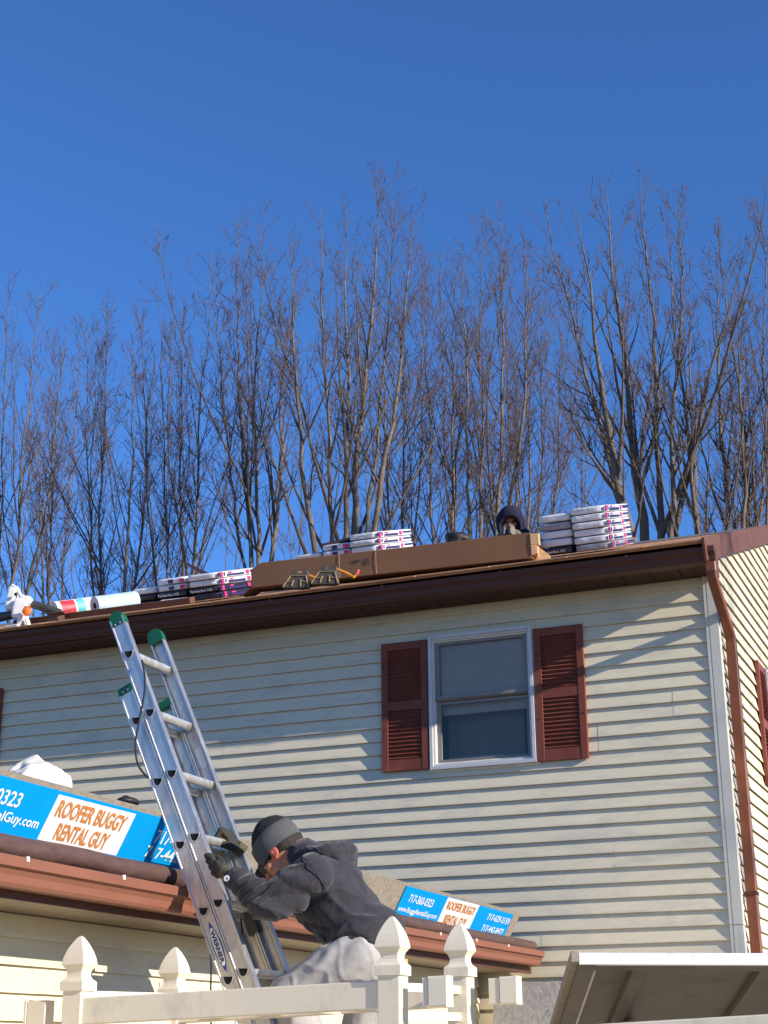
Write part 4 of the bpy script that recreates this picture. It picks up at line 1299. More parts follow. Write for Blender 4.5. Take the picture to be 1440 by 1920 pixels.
# rolls of underlayment
def roll(x, y, ang, L_, r, m, label, printed=False):
    ax = unit(V(math.cos(ang), math.sin(ang), PITCH * math.sin(ang)))
    c = rp(x, y, r)
    t = empty("underlayment_roll", c, label, "roll", "rolls of roofing underlayment")
    R = [(r * 0.34, -L_ / 2 + 0.004), (r * 0.99, -L_ / 2), (r * 1.0, -L_ / 2 + 0.004), (r * 0.985, -L_ / 4), (r * 1.0, 0), (r * 0.99, L_ / 4), (r * 1.0, L_ / 2 - 0.004), (r * 0.985, L_ / 2), (r * 0.34, L_ / 2 - 0.004)]
    mb = MB().lathe(R, c, ax, 28, caps=False)
    build("sheet", mb, m, t, sharp=50)
    build("core", MB().lathe([(r * 0.34, -L_ / 2 + 0.003), (r * 0.30, -L_ / 2 + 0.003), (r * 0.30, L_ / 2 - 0.003), (r * 0.34, L_ / 2 - 0.003)], c, ax, 20, caps=False), m_card, t)
    build("core_shade_disc", MB().lathe([(r * 0.30, -L_ / 2 + 0.03), (r * 0.30, -L_ / 2 + 0.031)], c, ax, 20), m_shade_screw, t)  # black disc stands in for the shade inside the core
    build("wound_edge", MB().lathe([(r * 0.35, -L_ / 2 + 0.001), (r * 0.97, -L_ / 2 - 0.001)], c, ax, 28, caps=False), m_rollw, t)
    if printed:
        for h0, h1, mm in ((-0.02 - L_ / 2 + 0.06, -L_ / 2 + 0.17, m_red), (-L_ / 2 + 0.19, -L_ / 2 + 0.26, m_teal)):
            n_ = 10
            a = unit(np.cross(ax, V(0, 0, 1))); b_ = np.cross(ax, a)
            loops = []
            for hh in (h0, h1):
                loops.append([c + ax * hh + (r + 0.0015) * (math.cos(q) * a + math.sin(q) * b_) for q in [(-1.0 + 1.9 * k / n_) for k in range(n_ + 1)]])
            build("print", MB().loft(loops, caps=False, closed=False, smooth=True), mm, t)
    return t
roll(-6.98, 10.95, 1.02, 0.40, 0.082, m_rollb, "pale blue paper roll, hollow end facing left, on the roof edge")
roll(-7.33, 11.05, 0.98, 0.62, 0.082, m_rollw, "white roll with red print behind the pale blue roll", True)
thing("loose_sheet", MB().add([rp(-7.02 + 0.30, 11.0, 0.01), rp(-6.55, 11.0, 0.012), rp(-6.42, 11.2, 0.05), rp(-6.70, 11.25, 0.055)], [(0, 1, 2, 3)]).add([rp(-6.72, 11.0, 0.007), rp(-6.55, 11.0, 0.009), rp(-6.42, 11.2, 0.047), rp(-6.70, 11.25, 0.052)], [(3, 2, 1, 0)]), m_wrap, "loose scrap of white wrap between the pale blue roll and the left stack", "plastic scrap")
# black bag
bg_ = MB().ell((-4.200, 11.900, 5.790), (0.115, 0.12, 0.05)).ell((-4.277, 11.900, 5.819), (0.035, 0.05, 0.04)).ell((-4.132, 11.900, 5.766), (0.06, 0.09, 0.035)).box(V(*(-4.267, 11.800, 5.529)), V(*(-4.147, 12.000, 5.813)))
bme = remesh("tool_bag", bg_, 0.012, 5)
displace(bme, lambda p: 0.006 * wavy(p, 30, 5))
bo = meshobj("tool_bag", bme, m_black)
tag(bo, "black cloth bag peeking over the middle of the cardboard carton", "bag")
ct = MB().ell((-6.532, 12.200, 5.843), (0.05, 0.06, 0.028)).ell((-6.673, 12.200, 5.866), (0.05, 0.05, 0.016)).ell((-6.471, 12.200, 5.866), (0.022, 0.04, 0.03))
cme = remesh("work_glove", ct, 0.008, 3)
co_ = meshobj("work_glove", cme, m_black)
tag(co_, "black work gloves on top of the left shingle stack", "gloves")

# leaf blower at the left edge of the roof
blow = empty("leaf_blower", rp(-7.62, 10.42, 0), "white and orange leaf blower with dark tube at the left roof edge", "leaf blower")
def B_(px):
    return V(*px)
for cpt, size, p_, sd in (((-7.604, 10.450, 5.174), (0.125, 0.13, 0.175), 5, 1), ((-7.719, 10.470, 5.281), (0.075, 0.10, 0.20), 6, 2), ((-7.567, 10.450, 5.249), (0.10, 0.10, 0.07), 4, 3), ((-7.584, 10.440, 5.076), (0.055, 0.09, 0.09), 5, 4)):
    build("engine_housing", puffy(cpt, (1, 0.3, -0.15), (-0.3, 1, 0), (0.15, 0, 1), size, 500 + sd, p=p_ + 2, amp=0.002), m_white, blow, sharp=70)
build("handle", MB().tube([B_((-7.740, 10.460, 5.291)), B_((-7.752, 10.460, 5.368)), B_((-7.716, 10.460, 5.397)), B_((-7.665, 10.460, 5.367)), B_((-7.633, 10.460, 5.306)), B_((-7.576, 10.460, 5.271))], [0.022, 0.022, 0.020, 0.016, 0.018, 0.02], 10), m_white, blow)
build("fan_guard", MB().lathe([(0.038, 0), (0.040, 0.012), (0.030, 0.020), (0.004, 0.022)], B_((-7.487, 10.372, 5.126)), (0.35, -1, 0.05), 20), m_blow, blow)
gd2 = MB()
for k in range(6):
    gd2.obox(B_((-7.482, 10.360, 5.164)) + V(0.0, 0, -0.016 * k), (1, 0.35, 0), (0.35, -1, 0), (0, 0, 1), (0.062, 0.010, 0.005))
build("guard_ribs", gd2, m_blow, blow)
build("tube", MB().tube([B_((-7.525, 10.500, 5.224)), B_((-7.413, 10.520, 5.184)), B_((-7.286, 10.550, 5.130))], [0.034, 0.036, 0.038], 16), m_dark, blow)
build("intake", MB().tube([B_((-7.702, 10.500, 5.156)), B_((-7.945, 10.550, 5.163)), B_((-8.259, 10.600, 5.168))], [0.036, 0.044, 0.048], 14), m_dark, blow)
build("hole_shade_spot", MB().ell((-7.642, 10.405, 5.302), (0.013, 0.01, 0.016)), m_shade_screw, blow)  # black spot paints the dark of a hole in the housing
build("foot", MB().obox(B_((-7.637, 10.400, 5.025)), (1, 0, 0), sl, nrm, (0.13, 0.07, 0.022)), m_white, blow, bevel=0.006)
build("foot", MB().obox(B_((-7.508, 10.420, 5.044)), (0.4, 0, -1), (0, 1, 0), (1, 0, 0.4), (0.07, 0.05, 0.02)), m_white, blow, bevel=0.005)

# ------------------------------------------------------------------ man climbing the ladder
# joints (world metres): he faces the ladder (-X), left side to the camera
HIP, WST, MID, CHS, NCK = V(-2.425, 5.72, 1.985), V(-2.475, 5.72, 2.075), V(-2.545, 5.72, 2.170), V(-2.600, 5.72, 2.265), V(-2.665, 5.715, 2.352)
NSH, NEL, NWR = V(-2.590, 5.545, 2.262), V(-2.725, 5.465, 2.150), V(-2.905, 5.490, 2.262)
FSH, FEL, FWR = V(-2.660, 5.890, 2.300), V(-2.770, 5.985, 2.165), V(-2.985, 5.905, 2.345)
NHP, NKN, NAN = V(-2.430, 5.640, 1.965), V(-2.700, 5.590, 1.830), V(-2.560, 5.620, 1.475)
FHP, FKN, FAN = V(-2.420, 5.800, 1.960), V(-2.520, 5.830, 1.590), V(-2.420, 5.830, 1.215)
HU, HF = unit(V(-0.66, 0.0, 0.75)), unit(V(-0.78, 0.06, -0.62))       # head: crown direction, face direction
HF = unit(HF - HU * np.dot(HF, HU)); HS = np.cross(HF, HU)             # HS points to his right
HC = V(-2.806, 5.715, 2.376)
def hd(f, s, u):
    return HC + HF * f + HS * s + HU * u

def glove_fist(mb, o, along, back, out, sc=1.0, curl=1.0):
    """closed hand: four fingers side by side along 'along', knuckles facing 'out', wrist towards 'back'"""
    along, back, out = unit(along), unit(back), unit(out)
    for i, (ln, off) in enumerate(((0.92, -0.033), (1.0, -0.011), (0.96, 0.011), (0.80, 0.032))):
        p0 = o + along * off * sc + back * 0.012 * sc + out * 0.014 * sc
        p1 = p0 - back * 0.030 * sc * ln + out * 0.004 * sc
        p2 = p1 - back * 0.012 * sc * ln - out * 0.024 * sc * ln * curl
        p3 = p2 + back * 0.020 * sc * ln - out * 0.010 * sc * curl
        mb.cap(p0, p1, 0.0104 * sc, 0.0108 * sc, 10); mb.cap(p1, p2, 0.0106 * sc, 0.0098 * sc, 10); mb.cap(p2, p3, 0.0098 * sc, 0.0086 * sc, 10)
    mb.ell(o + back * 0.038 * sc + out * 0.006 * sc, (0.042 * sc, 0.036 * sc, 0.019 * sc), (along, back, out))
    t0 = o - along * 0.030 * sc + back * 0.045 * sc - out * 0.008 * sc
    t1 = o - along * 0.040 * sc + back * 0.010 * sc - out * 0.018 * sc
    t2 = o - along * 0.022 * sc - back * 0.014 * sc - out * 0.024 * sc
    mb.cap(t0, t1, 0.0135 * sc, 0.0120 * sc, 10); mb.cap(t1, t2, 0.0118 * sc, 0.0098 * sc, 10)

body = MB()
body.cap(HIP, WST, 0.115, 0.105, sy=1.3).cap(WST, CHS, 0.105, 0.115, sy=1.3).cap(CHS, NCK, 0.10, 0.055, sy=1.4)
body.cap(NCK, hd(-0.015, 0, -0.055), 0.052, 0.050)
for sh, el, wr in ((NSH, NEL, NWR), (FSH, FEL, FWR)):
    body.cap(CHS + (sh - CHS) * 0.7, sh, 0.06, 0.052).cap(sh, el, 0.048, 0.036).cap(el, wr, 0.036, 0.024)
for hp, kn, an in ((NHP, NKN, NAN), (FHP, FKN, FAN)):
    body.cap(hp, kn, 0.080, 0.055).cap(kn, an, 0.050, 0.034).cap(an, an + V(-0.10, 0, -0.035), 0.032, 0.028)
# head: skull, jaw, nose, brow, lips, ears
body.ell(hd(-0.012, 0, 0.020), (0.096, 0.076, 0.092), (HF, HS, HU))
body.ell(hd(0.030, 0, -0.045), (0.055, 0.056, 0.066), (HF, HS, HU))
body.ell(hd(0.052, 0, -0.088), (0.026, 0.030, 0.022), (HF, HS, HU))
body.cap(hd(0.086, 0, 0.008), hd(0.104, 0, -0.028), 0.009, 0.014)
body.ell(hd(0.082, 0, 0.022), (0.016, 0.050, 0.011), (HF, HS, HU))
body.ell(hd(0.082, 0, -0.058), (0.012, 0.024, 0.009), (HF, HS, HU))
for s in (-1, 1):
    body.ell(hd(0.058, s * 0.040, -0.022), (0.022, 0.022, 0.024), (HF, HS, HU))
glove_fist(body, V(*(-2.997, 5.522, 2.312)), -LD, unit(NWR - V(*(-2.997, 5.522, 2.312))), V(-0.35, -1, 0.1), 0.74)
FHN = FH + LD * (-1 * ST) + V(0, 5.80, 0)
glove_fist(body, FHN + LN * 0.016 + V(0, 0, 0.012), V(0, 1, 0), unit(FWR - FHN), unit(V(0.2, 0, 1)), 0.74, 1.5)
bme = remesh("person", body, 0.0065, 3)
man = meshobj("person", bme, m_skin)
tag(man, "man in charcoal hoodie, beanie and grey sweatpants climbing the ladder, head bowed", "person")
WLOC[man.name] = V(0, 0, 0)

# ears, eyes, hair
for s in (-1, 1):
    e = MB().ell(hd(-0.006, s * 0.079, -0.004), (0.020, 0.008, 0.031), (HF, HS, HU)).ell(hd(-0.010, s * 0.083, 0.012), (0.016, 0.007, 0.014), (HF, HS, HU)).ell(hd(0.000, s * 0.080, -0.028), (0.009, 0.007, 0.010), (HF, HS, HU))
    o = meshobj("ear", remesh("ear", e, 0.003, 2), m_ear); place(o, (0, 0, 0), man)
    build("ear_hollow", MB().ell(hd(0.000, s * 0.0875, -0.003), (0.007, 0.0025, 0.013), (HF, HS, HU)), m_ear, man)
    build("eye", MB().ell(hd(0.079, s * 0.031, -0.002), (0.010, 0.013, 0.009), (HF, HS, HU)), m_signt, man)
    build("eyebrow", MB().ell(hd(0.092, s * 0.030, 0.020), (0.005, 0.018, 0.0035), (HF, HS, HU)), m_hair, man)
hr = MB().ell(hd(-0.032, 0, 0.002), (0.0815, 0.0780, 0.050), (HF, HS, HU)).ell(hd(-0.058, 0, -0.030), (0.034, 0.055, 0.030), (HF, HS, HU))
for s in (-1, 1):
    hr.ell(hd(0.028, s * 0.068, 0.012), (0.016, 0.010, 0.030), (HF, HS, HU))
o = meshobj("hair", remesh("hair", hr, 0.005, 2), m_hair); place(o, (0, 0, 0), man)
# safety glasses
gl = MB()
for s in (-1, 1):
    gl.tube([hd(0.090, s * 0.058, 0.004), hd(0.03, s * 0.076, 0.010), hd(-0.01, s * 0.081, 0.010)], 0.0022, 6)
    ring = [hd(0.097 - 0.012 * abs(math.cos(a)), s * (0.034 + 0.024 * math.cos(a)), -0.004 + 0.016 * math.sin(a)) for a in [2 * math.pi * k / 16 for k in range(17)]]
    gl.tube(ring, 0.0020, 6)
gl.tube([hd(0.098, -0.010, 0.002), hd(0.101, 0, 0.004), hd(0.098, 0.010, 0.002)], 0.002, 6)
build("glasses", gl, m_decalk, man)

# beanie: black crown, wide grey cuff; fitted over the skull and tilted down over the brow
def beanie_ring(f0, u0, rf, rs, tilt, n=28, wob=0.0):
    pts = []
    for k in range(n):
        a = 2 * math.pi * k / n
        f, s = rf * math.cos(a), rs * math.sin(a)
        pts.append(hd(f0 + f, s, u0 - tilt * f + wob * math.sin(3 * a)))
    return pts
crown = MB()
cr = [(-0.010, 0.060, 0.101, 0.086, 0.05), (-0.010, 0.085, 0.097, 0.084, 0.03), (-0.012, 0.110, 0.087, 0.076, 0.02), (-0.014, 0.132, 0.070, 0.062, 0.0), (-0.016, 0.148, 0.046, 0.042, 0.0), (-0.016, 0.155, 0.014, 0.013, 0.0)]
crown.loft([beanie_ring(*c, wob=0.0015) for c in cr], caps=True, smooth=True)
o = build("beanie", crown, m_bean, man, sharp=80)
cuff = MB()
cf = [(-0.008, 0.004, 0.1000, 0.0840, 0.06), (-0.008, -0.002, 0.1055, 0.0890, 0.06), (-0.008, 0.025, 0.1085, 0.0920, 0.06), (-0.008, 0.055, 0.1090, 0.0925, 0.05), (-0.009, 0.082, 0.1060, 0.0900, 0.04), (-0.009, 0.086, 0.0980, 0.0830, 0.04)]
cuff.loft([beanie_ring(*c, wob=0.002) for c in cf], caps=False, smooth=True)
WLOC[o.name] = WLOC[o.name]
build("beanie_cuff", cuff, m_band, o, sharp=80)

# hoodie
hj = MB()
hj.cap(WST + V(0.012, 0, -0.030), MID, 0.120, 0.124, sy=1.28).cap(MID, CHS, 0.124, 0.120, sy=1.36).cap(CHS, NCK + V(0.02, 0, -0.015), 0.112, 0.072, sy=1.5)
hj.cap(HIP + V(0.018, 0, 0.045), WST, 0.122, 0.122, sy=1.28)
hj.ell(WST + V(-0.078, 0, 0.012), (0.092, 0.135, 0.088)).ell(MID + V(-0.07, 0, -0.03), (0.10, 0.145, 0.09))
for sh, el, wr, k in ((NSH, NEL, NWR, 1), (FSH, FEL, FWR, -1)):
    hj.cap(CHS + (sh - CHS) * 0.55, sh, 0.092, 0.080).cap(sh, el, 0.084, 0.068).cap(el, wr + (el - wr) * 0.10, 0.068, 0.045).ell(sh * 0.55 + el * 0.45 + V(0.012, 0, -0.022), (0.07, 0.06, 0.06))
hj.cap(NCK + V(0.02, 0, -0.01), NCK + V(-0.030, 0, 0.012), 0.076, 0.070, sy=1.15)
hm = remesh("hoodie", hj, 0.0062, 16, 0.6)
def folds(p):
    d = 0.0045 * wavy(p, 16, 3) + 0.0022 * wavy(p, 45, 4)
    for el, wr, amp in ((NEL, NWR, 0.017), (FEL, FWR, 0.009)):        # bunched forearm rings
        ax = wr - el
        L = np.linalg.norm(ax); ax = ax / L
        q = p - el
        t = q @ ax
        rad = np.linalg.norm(q - np.outer(t, ax), axis=1)
        w = np.clip((0.085 - rad) / 0.02, 0, 1) * np.clip((t + 0.03) / 0.05, 0, 1) * np.clip((L - t) / 0.04, 0, 1)
        side = q @ V(0, 0, 1)
        ph = t * 130 + 5.0 * wavy(p, 14, 9) + side * 45
        d += amp * w * (np.abs(np.sin(ph * 0.5)) ** 0.7 - 0.55) * (1.2 - t / L * 0.5)
    for sh, el in ((NSH, NEL),):                                      # drape lines on upper arm
        ax = unit(el - sh); q = p - sh; t = q @ ax
        rad = np.linalg.norm(q - np.outer(t, ax), axis=1)
        w = np.clip((0.10 - rad) / 0.02, 0, 1) * np.clip(t / 0.05, 0, 1) * np.clip((0.20 - t) / 0.05, 0, 1)
        d += 0.0065 * w * (np.abs(np.sin(q @ V(14, 6, 34) + 2.2 * wavy(p, 9, 2))) ** 0.8 - 0.6)
    rdg = 1 - np.abs(wavy(p * V(1.0, 1.0, 0.7), 11, 50))
    d += 0.013 * np.clip(rdg, 0, 1) ** 5 - 0.003
    rdg = 1 - np.abs(wavy(p * V(0.6, 1.0, 1.3), 19, 53))
    d += 0.008 * np.clip(rdg, 0, 1) ** 6 - 0.001
    # long pull folds from armpit to waist and belly sag
    q = p - MID
    ax = unit(V(-0.5, 0, 0.86))
    s = q @ unit(V(0.86, 0, 0.5)); t = q @ ax
    w = np.clip((-s + 0.03) / 0.08, 0, 1) * np.clip((0.16 - np.abs(t)) / 0.06, 0, 1)
    d += 0.016 * w * (np.abs(np.sin(34 * (0.75 * t + 0.45 * s) + 1.8 * wavy(p, 8, 6))) ** 0.8 - 0.6)
    # back pull lines
    w2 = np.clip((s - 0.0) / 0.05, 0, 1)
    d += 0.0030 * w2 * np.sin(40 * t + 22 * q[:, 1] + 2.5 * wavy(p, 7, 8))
    return d
displace(hm, folds)
hoodie = meshobj("hoodie", hm, m_hood); place(hoodie, (0, 0, 0), man)
# shoulder seam, hood lying on the back, ribbed hem and cuffs, front pocket
hd2 = MB()
hb = NCK + V(0.050, 0, 0.010)
for k in range(9):
    a = -1.25 + 2.5 * k / 8
    p = hb + V(0.055 + 0.045 * math.cos(a) - 0.02 * abs(a), 0.115 * math.sin(a), 0.030 - 0.045 * (1 - math.cos(a)) - 0.012 * math.cos(a))
    hd2.ell(p, (0.042, 0.034, 0.026), (unit(V(0.85, 0, -0.45)), V(0, 1, 0), unit(V(0.45, 0, 0.85))))
for k in range(5):
    a = -1 + 2 * k / 4
    hd2.ell(hb + V(0.098 - 0.02 * abs(a), 0.07 * a, -0.012 - 0.012 * abs(a)), (0.044, 0.032, 0.027), (unit(V(0.75, 0, -0.66)), V(0, 1, 0), unit(V(0.66, 0, 0.75))))
hd2.cap(hb + V(-0.03, -0.085, 0.0), hb + V(0.05, -0.10, -0.004), 0.026, 0.030).cap(hb + V(-0.03, 0.085, 0.0), hb + V(0.05, 0.10, -0.004), 0.026, 0.030)
hdm = remesh("hood", hd2, 0.007, 10, 0.6)
displace(hdm, lambda p: 0.005 * wavy(p, 20, 12) + 0.005 * (np.abs(np.sin(p @ V(30, 4, 42) + 1.5 * wavy(p, 9, 13))) - 0.6))
o = meshobj("hood", hdm, m_hood); place(o, (0, 0, 0), hoodie)
hem = MB()
tor = unit(MID - HIP)
hx = unit(V(0.86, 0, 0.5) - tor * np.dot(V(0.86, 0, 0.5), tor))
hl = []
for (s, r) in ((0.0, 0.119), (0.0, 0.126), (0.025, 0.130), (0.055, 0.128), (0.055, 0.116)):
    c = HIP + tor * (s - 0.012) + V(0.0, 0, 0.0)
    hl.append([c + hx * (r * math.cos(a) + 0.004 * math.sin(6 * a)) + V(0, 1, 0) * r * 1.26 * math.sin(a) for a in [2 * math.pi * k / 40 for k in range(40)]])
hem.loft(hl, caps=False, smooth=True)
build("hem", hem, m_hoodr, hoodie, sharp=80)
for el, wr in ((NEL, NWR), (FEL, FWR)):
    ax = unit(wr - el)
    build("sleeve_cuff", MB().lathe([(0.036, -0.030), (0.043, -0.030), (0.044, -0.012), (0.041, 0.010), (0.037, 0.012), (0.033, 0.012)], wr, ax, 24, caps=False), m_hoodr, hoodie)
ax = unit(NWR - NEL); nn_ = unit(V(-0.2, -1, 0.25) - ax * np.dot(V(-0.2, -1, 0.25), ax)); pc = NWR + ax * -0.006 + nn_ * 0.0455
e1 = unit(np.cross(nn_, ax))
build("cuff_emblem", MB().lathe([(0.0125, 0), (0.0120, 0.0012)], pc + e1 * 0.012, nn_, 20), m_decalw, hoodie)
build("emblem_dot", MB().lathe([(0.0045, 0), (0.0042, 0.0016)], pc + e1 * 0.012 + ax * -0.004, nn_, 14), m_navy, hoodie)
pk = MB()
for (t, r0, r1) in ((0, 0.0, 0.0),):
    c = WST + V(-0.075, -0.118, 0.020)
    pk.tube([c + V(0.03, 0.0, 0.055), c + V(-0.035, 0.012, 0.022), c + V(-0.055, 0.03, -0.03), c + V(-0.01, 0.01, -0.075)], [0.006, 0.008, 0.008, 0.006], 8)
build("pocket_edge", pk, m_hoodr, hoodie)

# armhole seam
ax = unit(NEL - NSH); b1 = unit(np.cross(ax, V(0, 0, 1))); b2 = np.cross(ax, b1)
ring = [NSH + ax * 0.004 + V(0.012, 0, 0) + (b1 * math.cos(a) + b2 * math.sin(a)) * 0.0868 for a in [2 * math.pi * k / 30 for k in range(31)]]
build("armhole_seam", MB().tube(ring, 0.0022, 6), m_hoodr, hoodie)

# gloves
def glove(nm, o, along, back, out, wr, curl):
    g = MB()
    glove_fist(g, o, along, back, out, 1.10, curl)
    me = remesh(nm, g, 0.0030, 1)
    displace(me, lambda p: 0.0014 + 0.0012 * wavy(p, 90, 21))
    ob = meshobj(nm, me, m_glove); place(ob, (0, 0, 0), man)
    ax = unit(wr - o)
    build("glove_cuff", MB().lathe([(0.022, 0.048), (0.029, 0.048), (0.0290, 0.062), (0.0295, 0.075), (0.030, 0.086), (0.024, 0.086)], o + ax * 0.004, ax, 22, caps=False), m_cuff, ob)
    return ob
NHO = V(*(-2.997, 5.522, 2.312))
glove("glove", NHO, -LD, unit(NWR - NHO), V(-0.35, -1, 0.1), NWR, 1.0)
FHO = FHN + LN * 0.016 + V(0, 0, 0.012)
glove("glove", FHO, V(0, 1, 0), unit(FWR - FHO), unit(V(0.2, 0, 1)), FWR, 1.5)

# sweatpants
pj_ = MB()
pj_.cap(HIP + V(0.0, 0, 0.0), HIP + V(0, 0, -0.03), 0.108, 0.114, sy=1.25)
pj_.ell(HIP + V(0.012, 0, -0.03), (0.112, 0.150, 0.105))
for hp, kn, an in ((NHP, NKN, NAN), (FHP, FKN, FAN)):
    pj_.cap(hp, kn, 0.100, 0.076).cap(kn, an + (kn - an) * 0.06, 0.074, 0.056)
pm_ = remesh("sweatpants", pj_, 0.008, 5)
def pfold(p):
    d = 0.004 * wavy(p, 14, 31) + 0.0018 * wavy(p, 40, 32)
    rdg = 1 - np.abs(wavy(p * V(1.2, 1.0, 0.6), 11, 60))
    d += 0.012 * np.clip(rdg, 0, 1) ** 6 - 0.002
    rdg = 1 - np.abs(wavy(p, 22, 63))
    d += 0.006 * np.clip(rdg, 0, 1) ** 6
    w = np.clip((0.22 - np.linalg.norm(p - V(-2.50, 5.62, 1.93), axis=1)) / 0.12, 0, 1)
    d += 0.004 * w * np.sin(p @ V(38, 30, -55) + 3.5 * wavy(p, 11, 33)) + 0.003 * w * wavy(p, 60, 37)
    for hp, kn, an in ((NHP, NKN, NAN), (FHP, FKN, FAN)):
        w = np.clip((0.16 - np.linalg.norm(p - an, axis=1)) / 0.08, 0, 1)
        d += 0.006 * w * np.sin(p[:, 2] * 110 + 2 * wavy(p, 10, 35))
    return d
displace(pm_, pfold)
pants = meshobj("sweatpants", pm_, m_pants); place(pants, (0, 0, 0), man)
wb = MB()
hl = []
for (s, r) in ((0.0, 0.112), (0.0, 0.120), (0.020, 0.1215), (0.040, 0.119), (0.040, 0.108)):
    c = HIP + tor * (s - 0.045) + V(0.002, 0, 0)
    hl.append([c + hx * (r + 0.0025 * math.sin(24 * a)) * math.cos(a) + V(0, 1, 0) * (r + 0.0025 * math.sin(24 * a)) * 1.26 * math.sin(a) for a in [2 * math.pi * k / 120 for k in range(120)]])
wb.loft(hl, caps=False, smooth=True)
build("waistband", wb, m_pants, pants, sharp=80)
dsn = [HIP + tor * -0.02 - hx * 0.112 + V(0, -0.07, 0), HIP + tor * -0.015 - hx * 0.135 + V(0, -0.075, 0), HIP + tor * -0.035 - hx * 0.152 + V(0, -0.07, 0), HIP + tor * -0.075 - hx * 0.150 + V(0, -0.068, 0), HIP + tor * -0.105 - hx * 0.140 + V(0, -0.066, 0)]
build("drawstring", MB().tube(dsn, 0.0042, 8), m_signw, pants)
# boots on the rungs
for an in (NAN, FAN):
    b = MB().ell(an + V(-0.085, 0, -0.052), (0.095, 0.042, 0.036)).ell(an + V(-0.155, 0, -0.058), (0.052, 0.045, 0.032)).cap(an + V(0.006, 0, -0.035), an + V(0, 0, 0.055), 0.046, 0.044).box(an + V(-0.195, -0.036, -0.092), an + V(0.045, 0.036, -0.076))
    o = meshobj("boot", remesh("boot", b, 0.007, 2), m_shoe); place(o, (0, 0, 0), man)

# ------------------------------------------------------------------ hooded roofer kneeling behind the carton
RX, RY = -3.565, 11.42
rz_ = roofz(RY)
def R_(x, y, z):
    return V(RX + x, RY + y, rz_ + z)
KF = unit(V(0.22, -0.92, -0.32)); KU = unit(V(0.05, -0.30, 0.95)); KU = unit(KU - KF * np.dot(KU, KF)); KS = np.cross(KF, KU)
KC = V(*(-3.533, 11.300, 5.658))
def kd(f, s, u):
    return KC + KF * f + KS * s + KU * u
rb = MB()
shl = KC + V(0.0, 0.085, -0.140)
rb.cap(R_(0, 0.10, 0.10), shl + V(0, 0.02, -0.02), 0.12, 0.12, sy=1.0).cap(shl, kd(-0.02, 0, -0.06), 0.06, 0.052)
rb.ell(kd(-0.01, 0, 0.015), (0.090, 0.074, 0.095), (KF, KS, KU)).ell(kd(0.03, 0, -0.05), (0.052, 0.052, 0.060), (KF, KS, KU)).cap(kd(0.084, 0, 0.0), kd(0.104, 0, -0.034), 0.009, 0.015)
for s in (-1, 1):
    rb.ell(kd(0.060, s * 0.038, -0.022), (0.020, 0.022, 0.020), (KF, KS, KU))
    sh_, el_, wr_ = shl + V(s * 0.165, 0.0, -0.045), shl + V(s * 0.225, -0.08, -0.19), KC + V(s * 0.062 + 0.035, -0.150, -0.160)
    rb.cap(shl, sh_, 0.07, 0.06).cap(sh_, el_, 0.05, 0.042).cap(el_, wr_, 0.040, 0.028)
    rb.cap(R_(s * 0.09, 0.10, 0.11), R_(s * 0.13, -0.14, 0.09), 0.085, 0.065).cap(R_(s * 0.13, -0.14, 0.075), R_(s * 0.13, 0.22, 0.13), 0.05, 0.04)
roofer = meshobj("person", remesh("person", rb, 0.009, 3), m_skin)
tag(roofer, "crouching roofer in navy hood, face half hidden, behind the cardboard carton", "person")
WLOC[roofer.name] = V(0, 0, 0)
hz = MB()
hz.cap(R_(0, 0.12, 0.10), shl, 0.15, 0.15).ell(shl + V(0, 0.02, -0.02), (0.20, 0.13, 0.12))
for s in (-1, 1):
    sh_, el_, wr_ = shl + V(s * 0.165, 0.0, -0.045), shl + V(s * 0.225, -0.08, -0.19), KC + V(s * 0.062 + 0.035, -0.150, -0.160)
    hz.cap(shl + V(s * .05, 0, 0.0), sh_, 0.085, 0.082).cap(sh_, el_, 0.078, 0.062).cap(el_, wr_ + (el_ - wr_) * 0.25, 0.058, 0.042)
hzm = remesh("hooded_jacket", hz, 0.009, 4)
displace(hzm, lambda p: 0.005 * wavy(p, 18, 41))
jk = meshobj("hooded_jacket", hzm, m_navyf); place(jk, (0, 0, 0), roofer)
# hood: open shell of rings from the brow back and down to the shoulders
hoodr = MB()
loops = []
for (f, u, rs, ru, drop) in ((0.085, -0.035, 0.070, 0.075, 0.0), (0.098, -0.030, 0.086, 0.096, 0.0), (0.060, -0.008, 0.106, 0.126, 0.0), (0.0, 0.0, 0.112, 0.130, 0.0), (-0.055, -0.010, 0.100, 0.112, 0.0), (-0.095, -0.030, 0.072, 0.080, 0.0), (-0.115, -0.040, 0.02, 0.02, 0)):
    loops.append([kd(f + 0.03 * max(0, math.sin(a)) * (1 if f > 0.05 else 0), rs * math.cos(a), u + ru * math.sin(a) * (1.0 if math.sin(a) > 0 else 1.25)) for a in [2 * math.pi * k / 28 for k in range(28)]])
hoodr.loft(loops, caps=False, smooth=True)
ho = build("hood", hoodr, m_navyf, jk, sharp=80)
me_ = ho.data
displace(me_, lambda p: 0.004 * wavy(p, 22, 44))
sm_ = ho.modifiers.new("thick", 'SOLIDIFY'); sm_.thickness = 0.006; sm_.offset = 1
for s in (-1, 1):
    wr_ = KC + V(s * 0.062 + 0.035, -0.150, -0.160); el_ = shl + V(s * 0.225, -0.08, -0.17)
    g = MB()
    glove_fist(g, wr_ + V(-s * 0.025, -0.030, 0.018), V(0, 0.3, 1), unit(el_ - wr_), V(0.1 * s, -1, 0.2), 1.05, 0.9)
    g.cap(wr_, wr_ + (el_ - wr_) * 0.25, 0.034, 0.046)
    o = meshobj("glove", remesh("glove", g, 0.006, 2), m_glovg if s > 0 else m_dark); place(o, (0, 0, 0), roofer)
    build("eye", MB().ell(kd(0.078, s * 0.030, 0.002), (0.009, 0.013, 0.008), (KF, KS, KU)), m_hair, roofer)

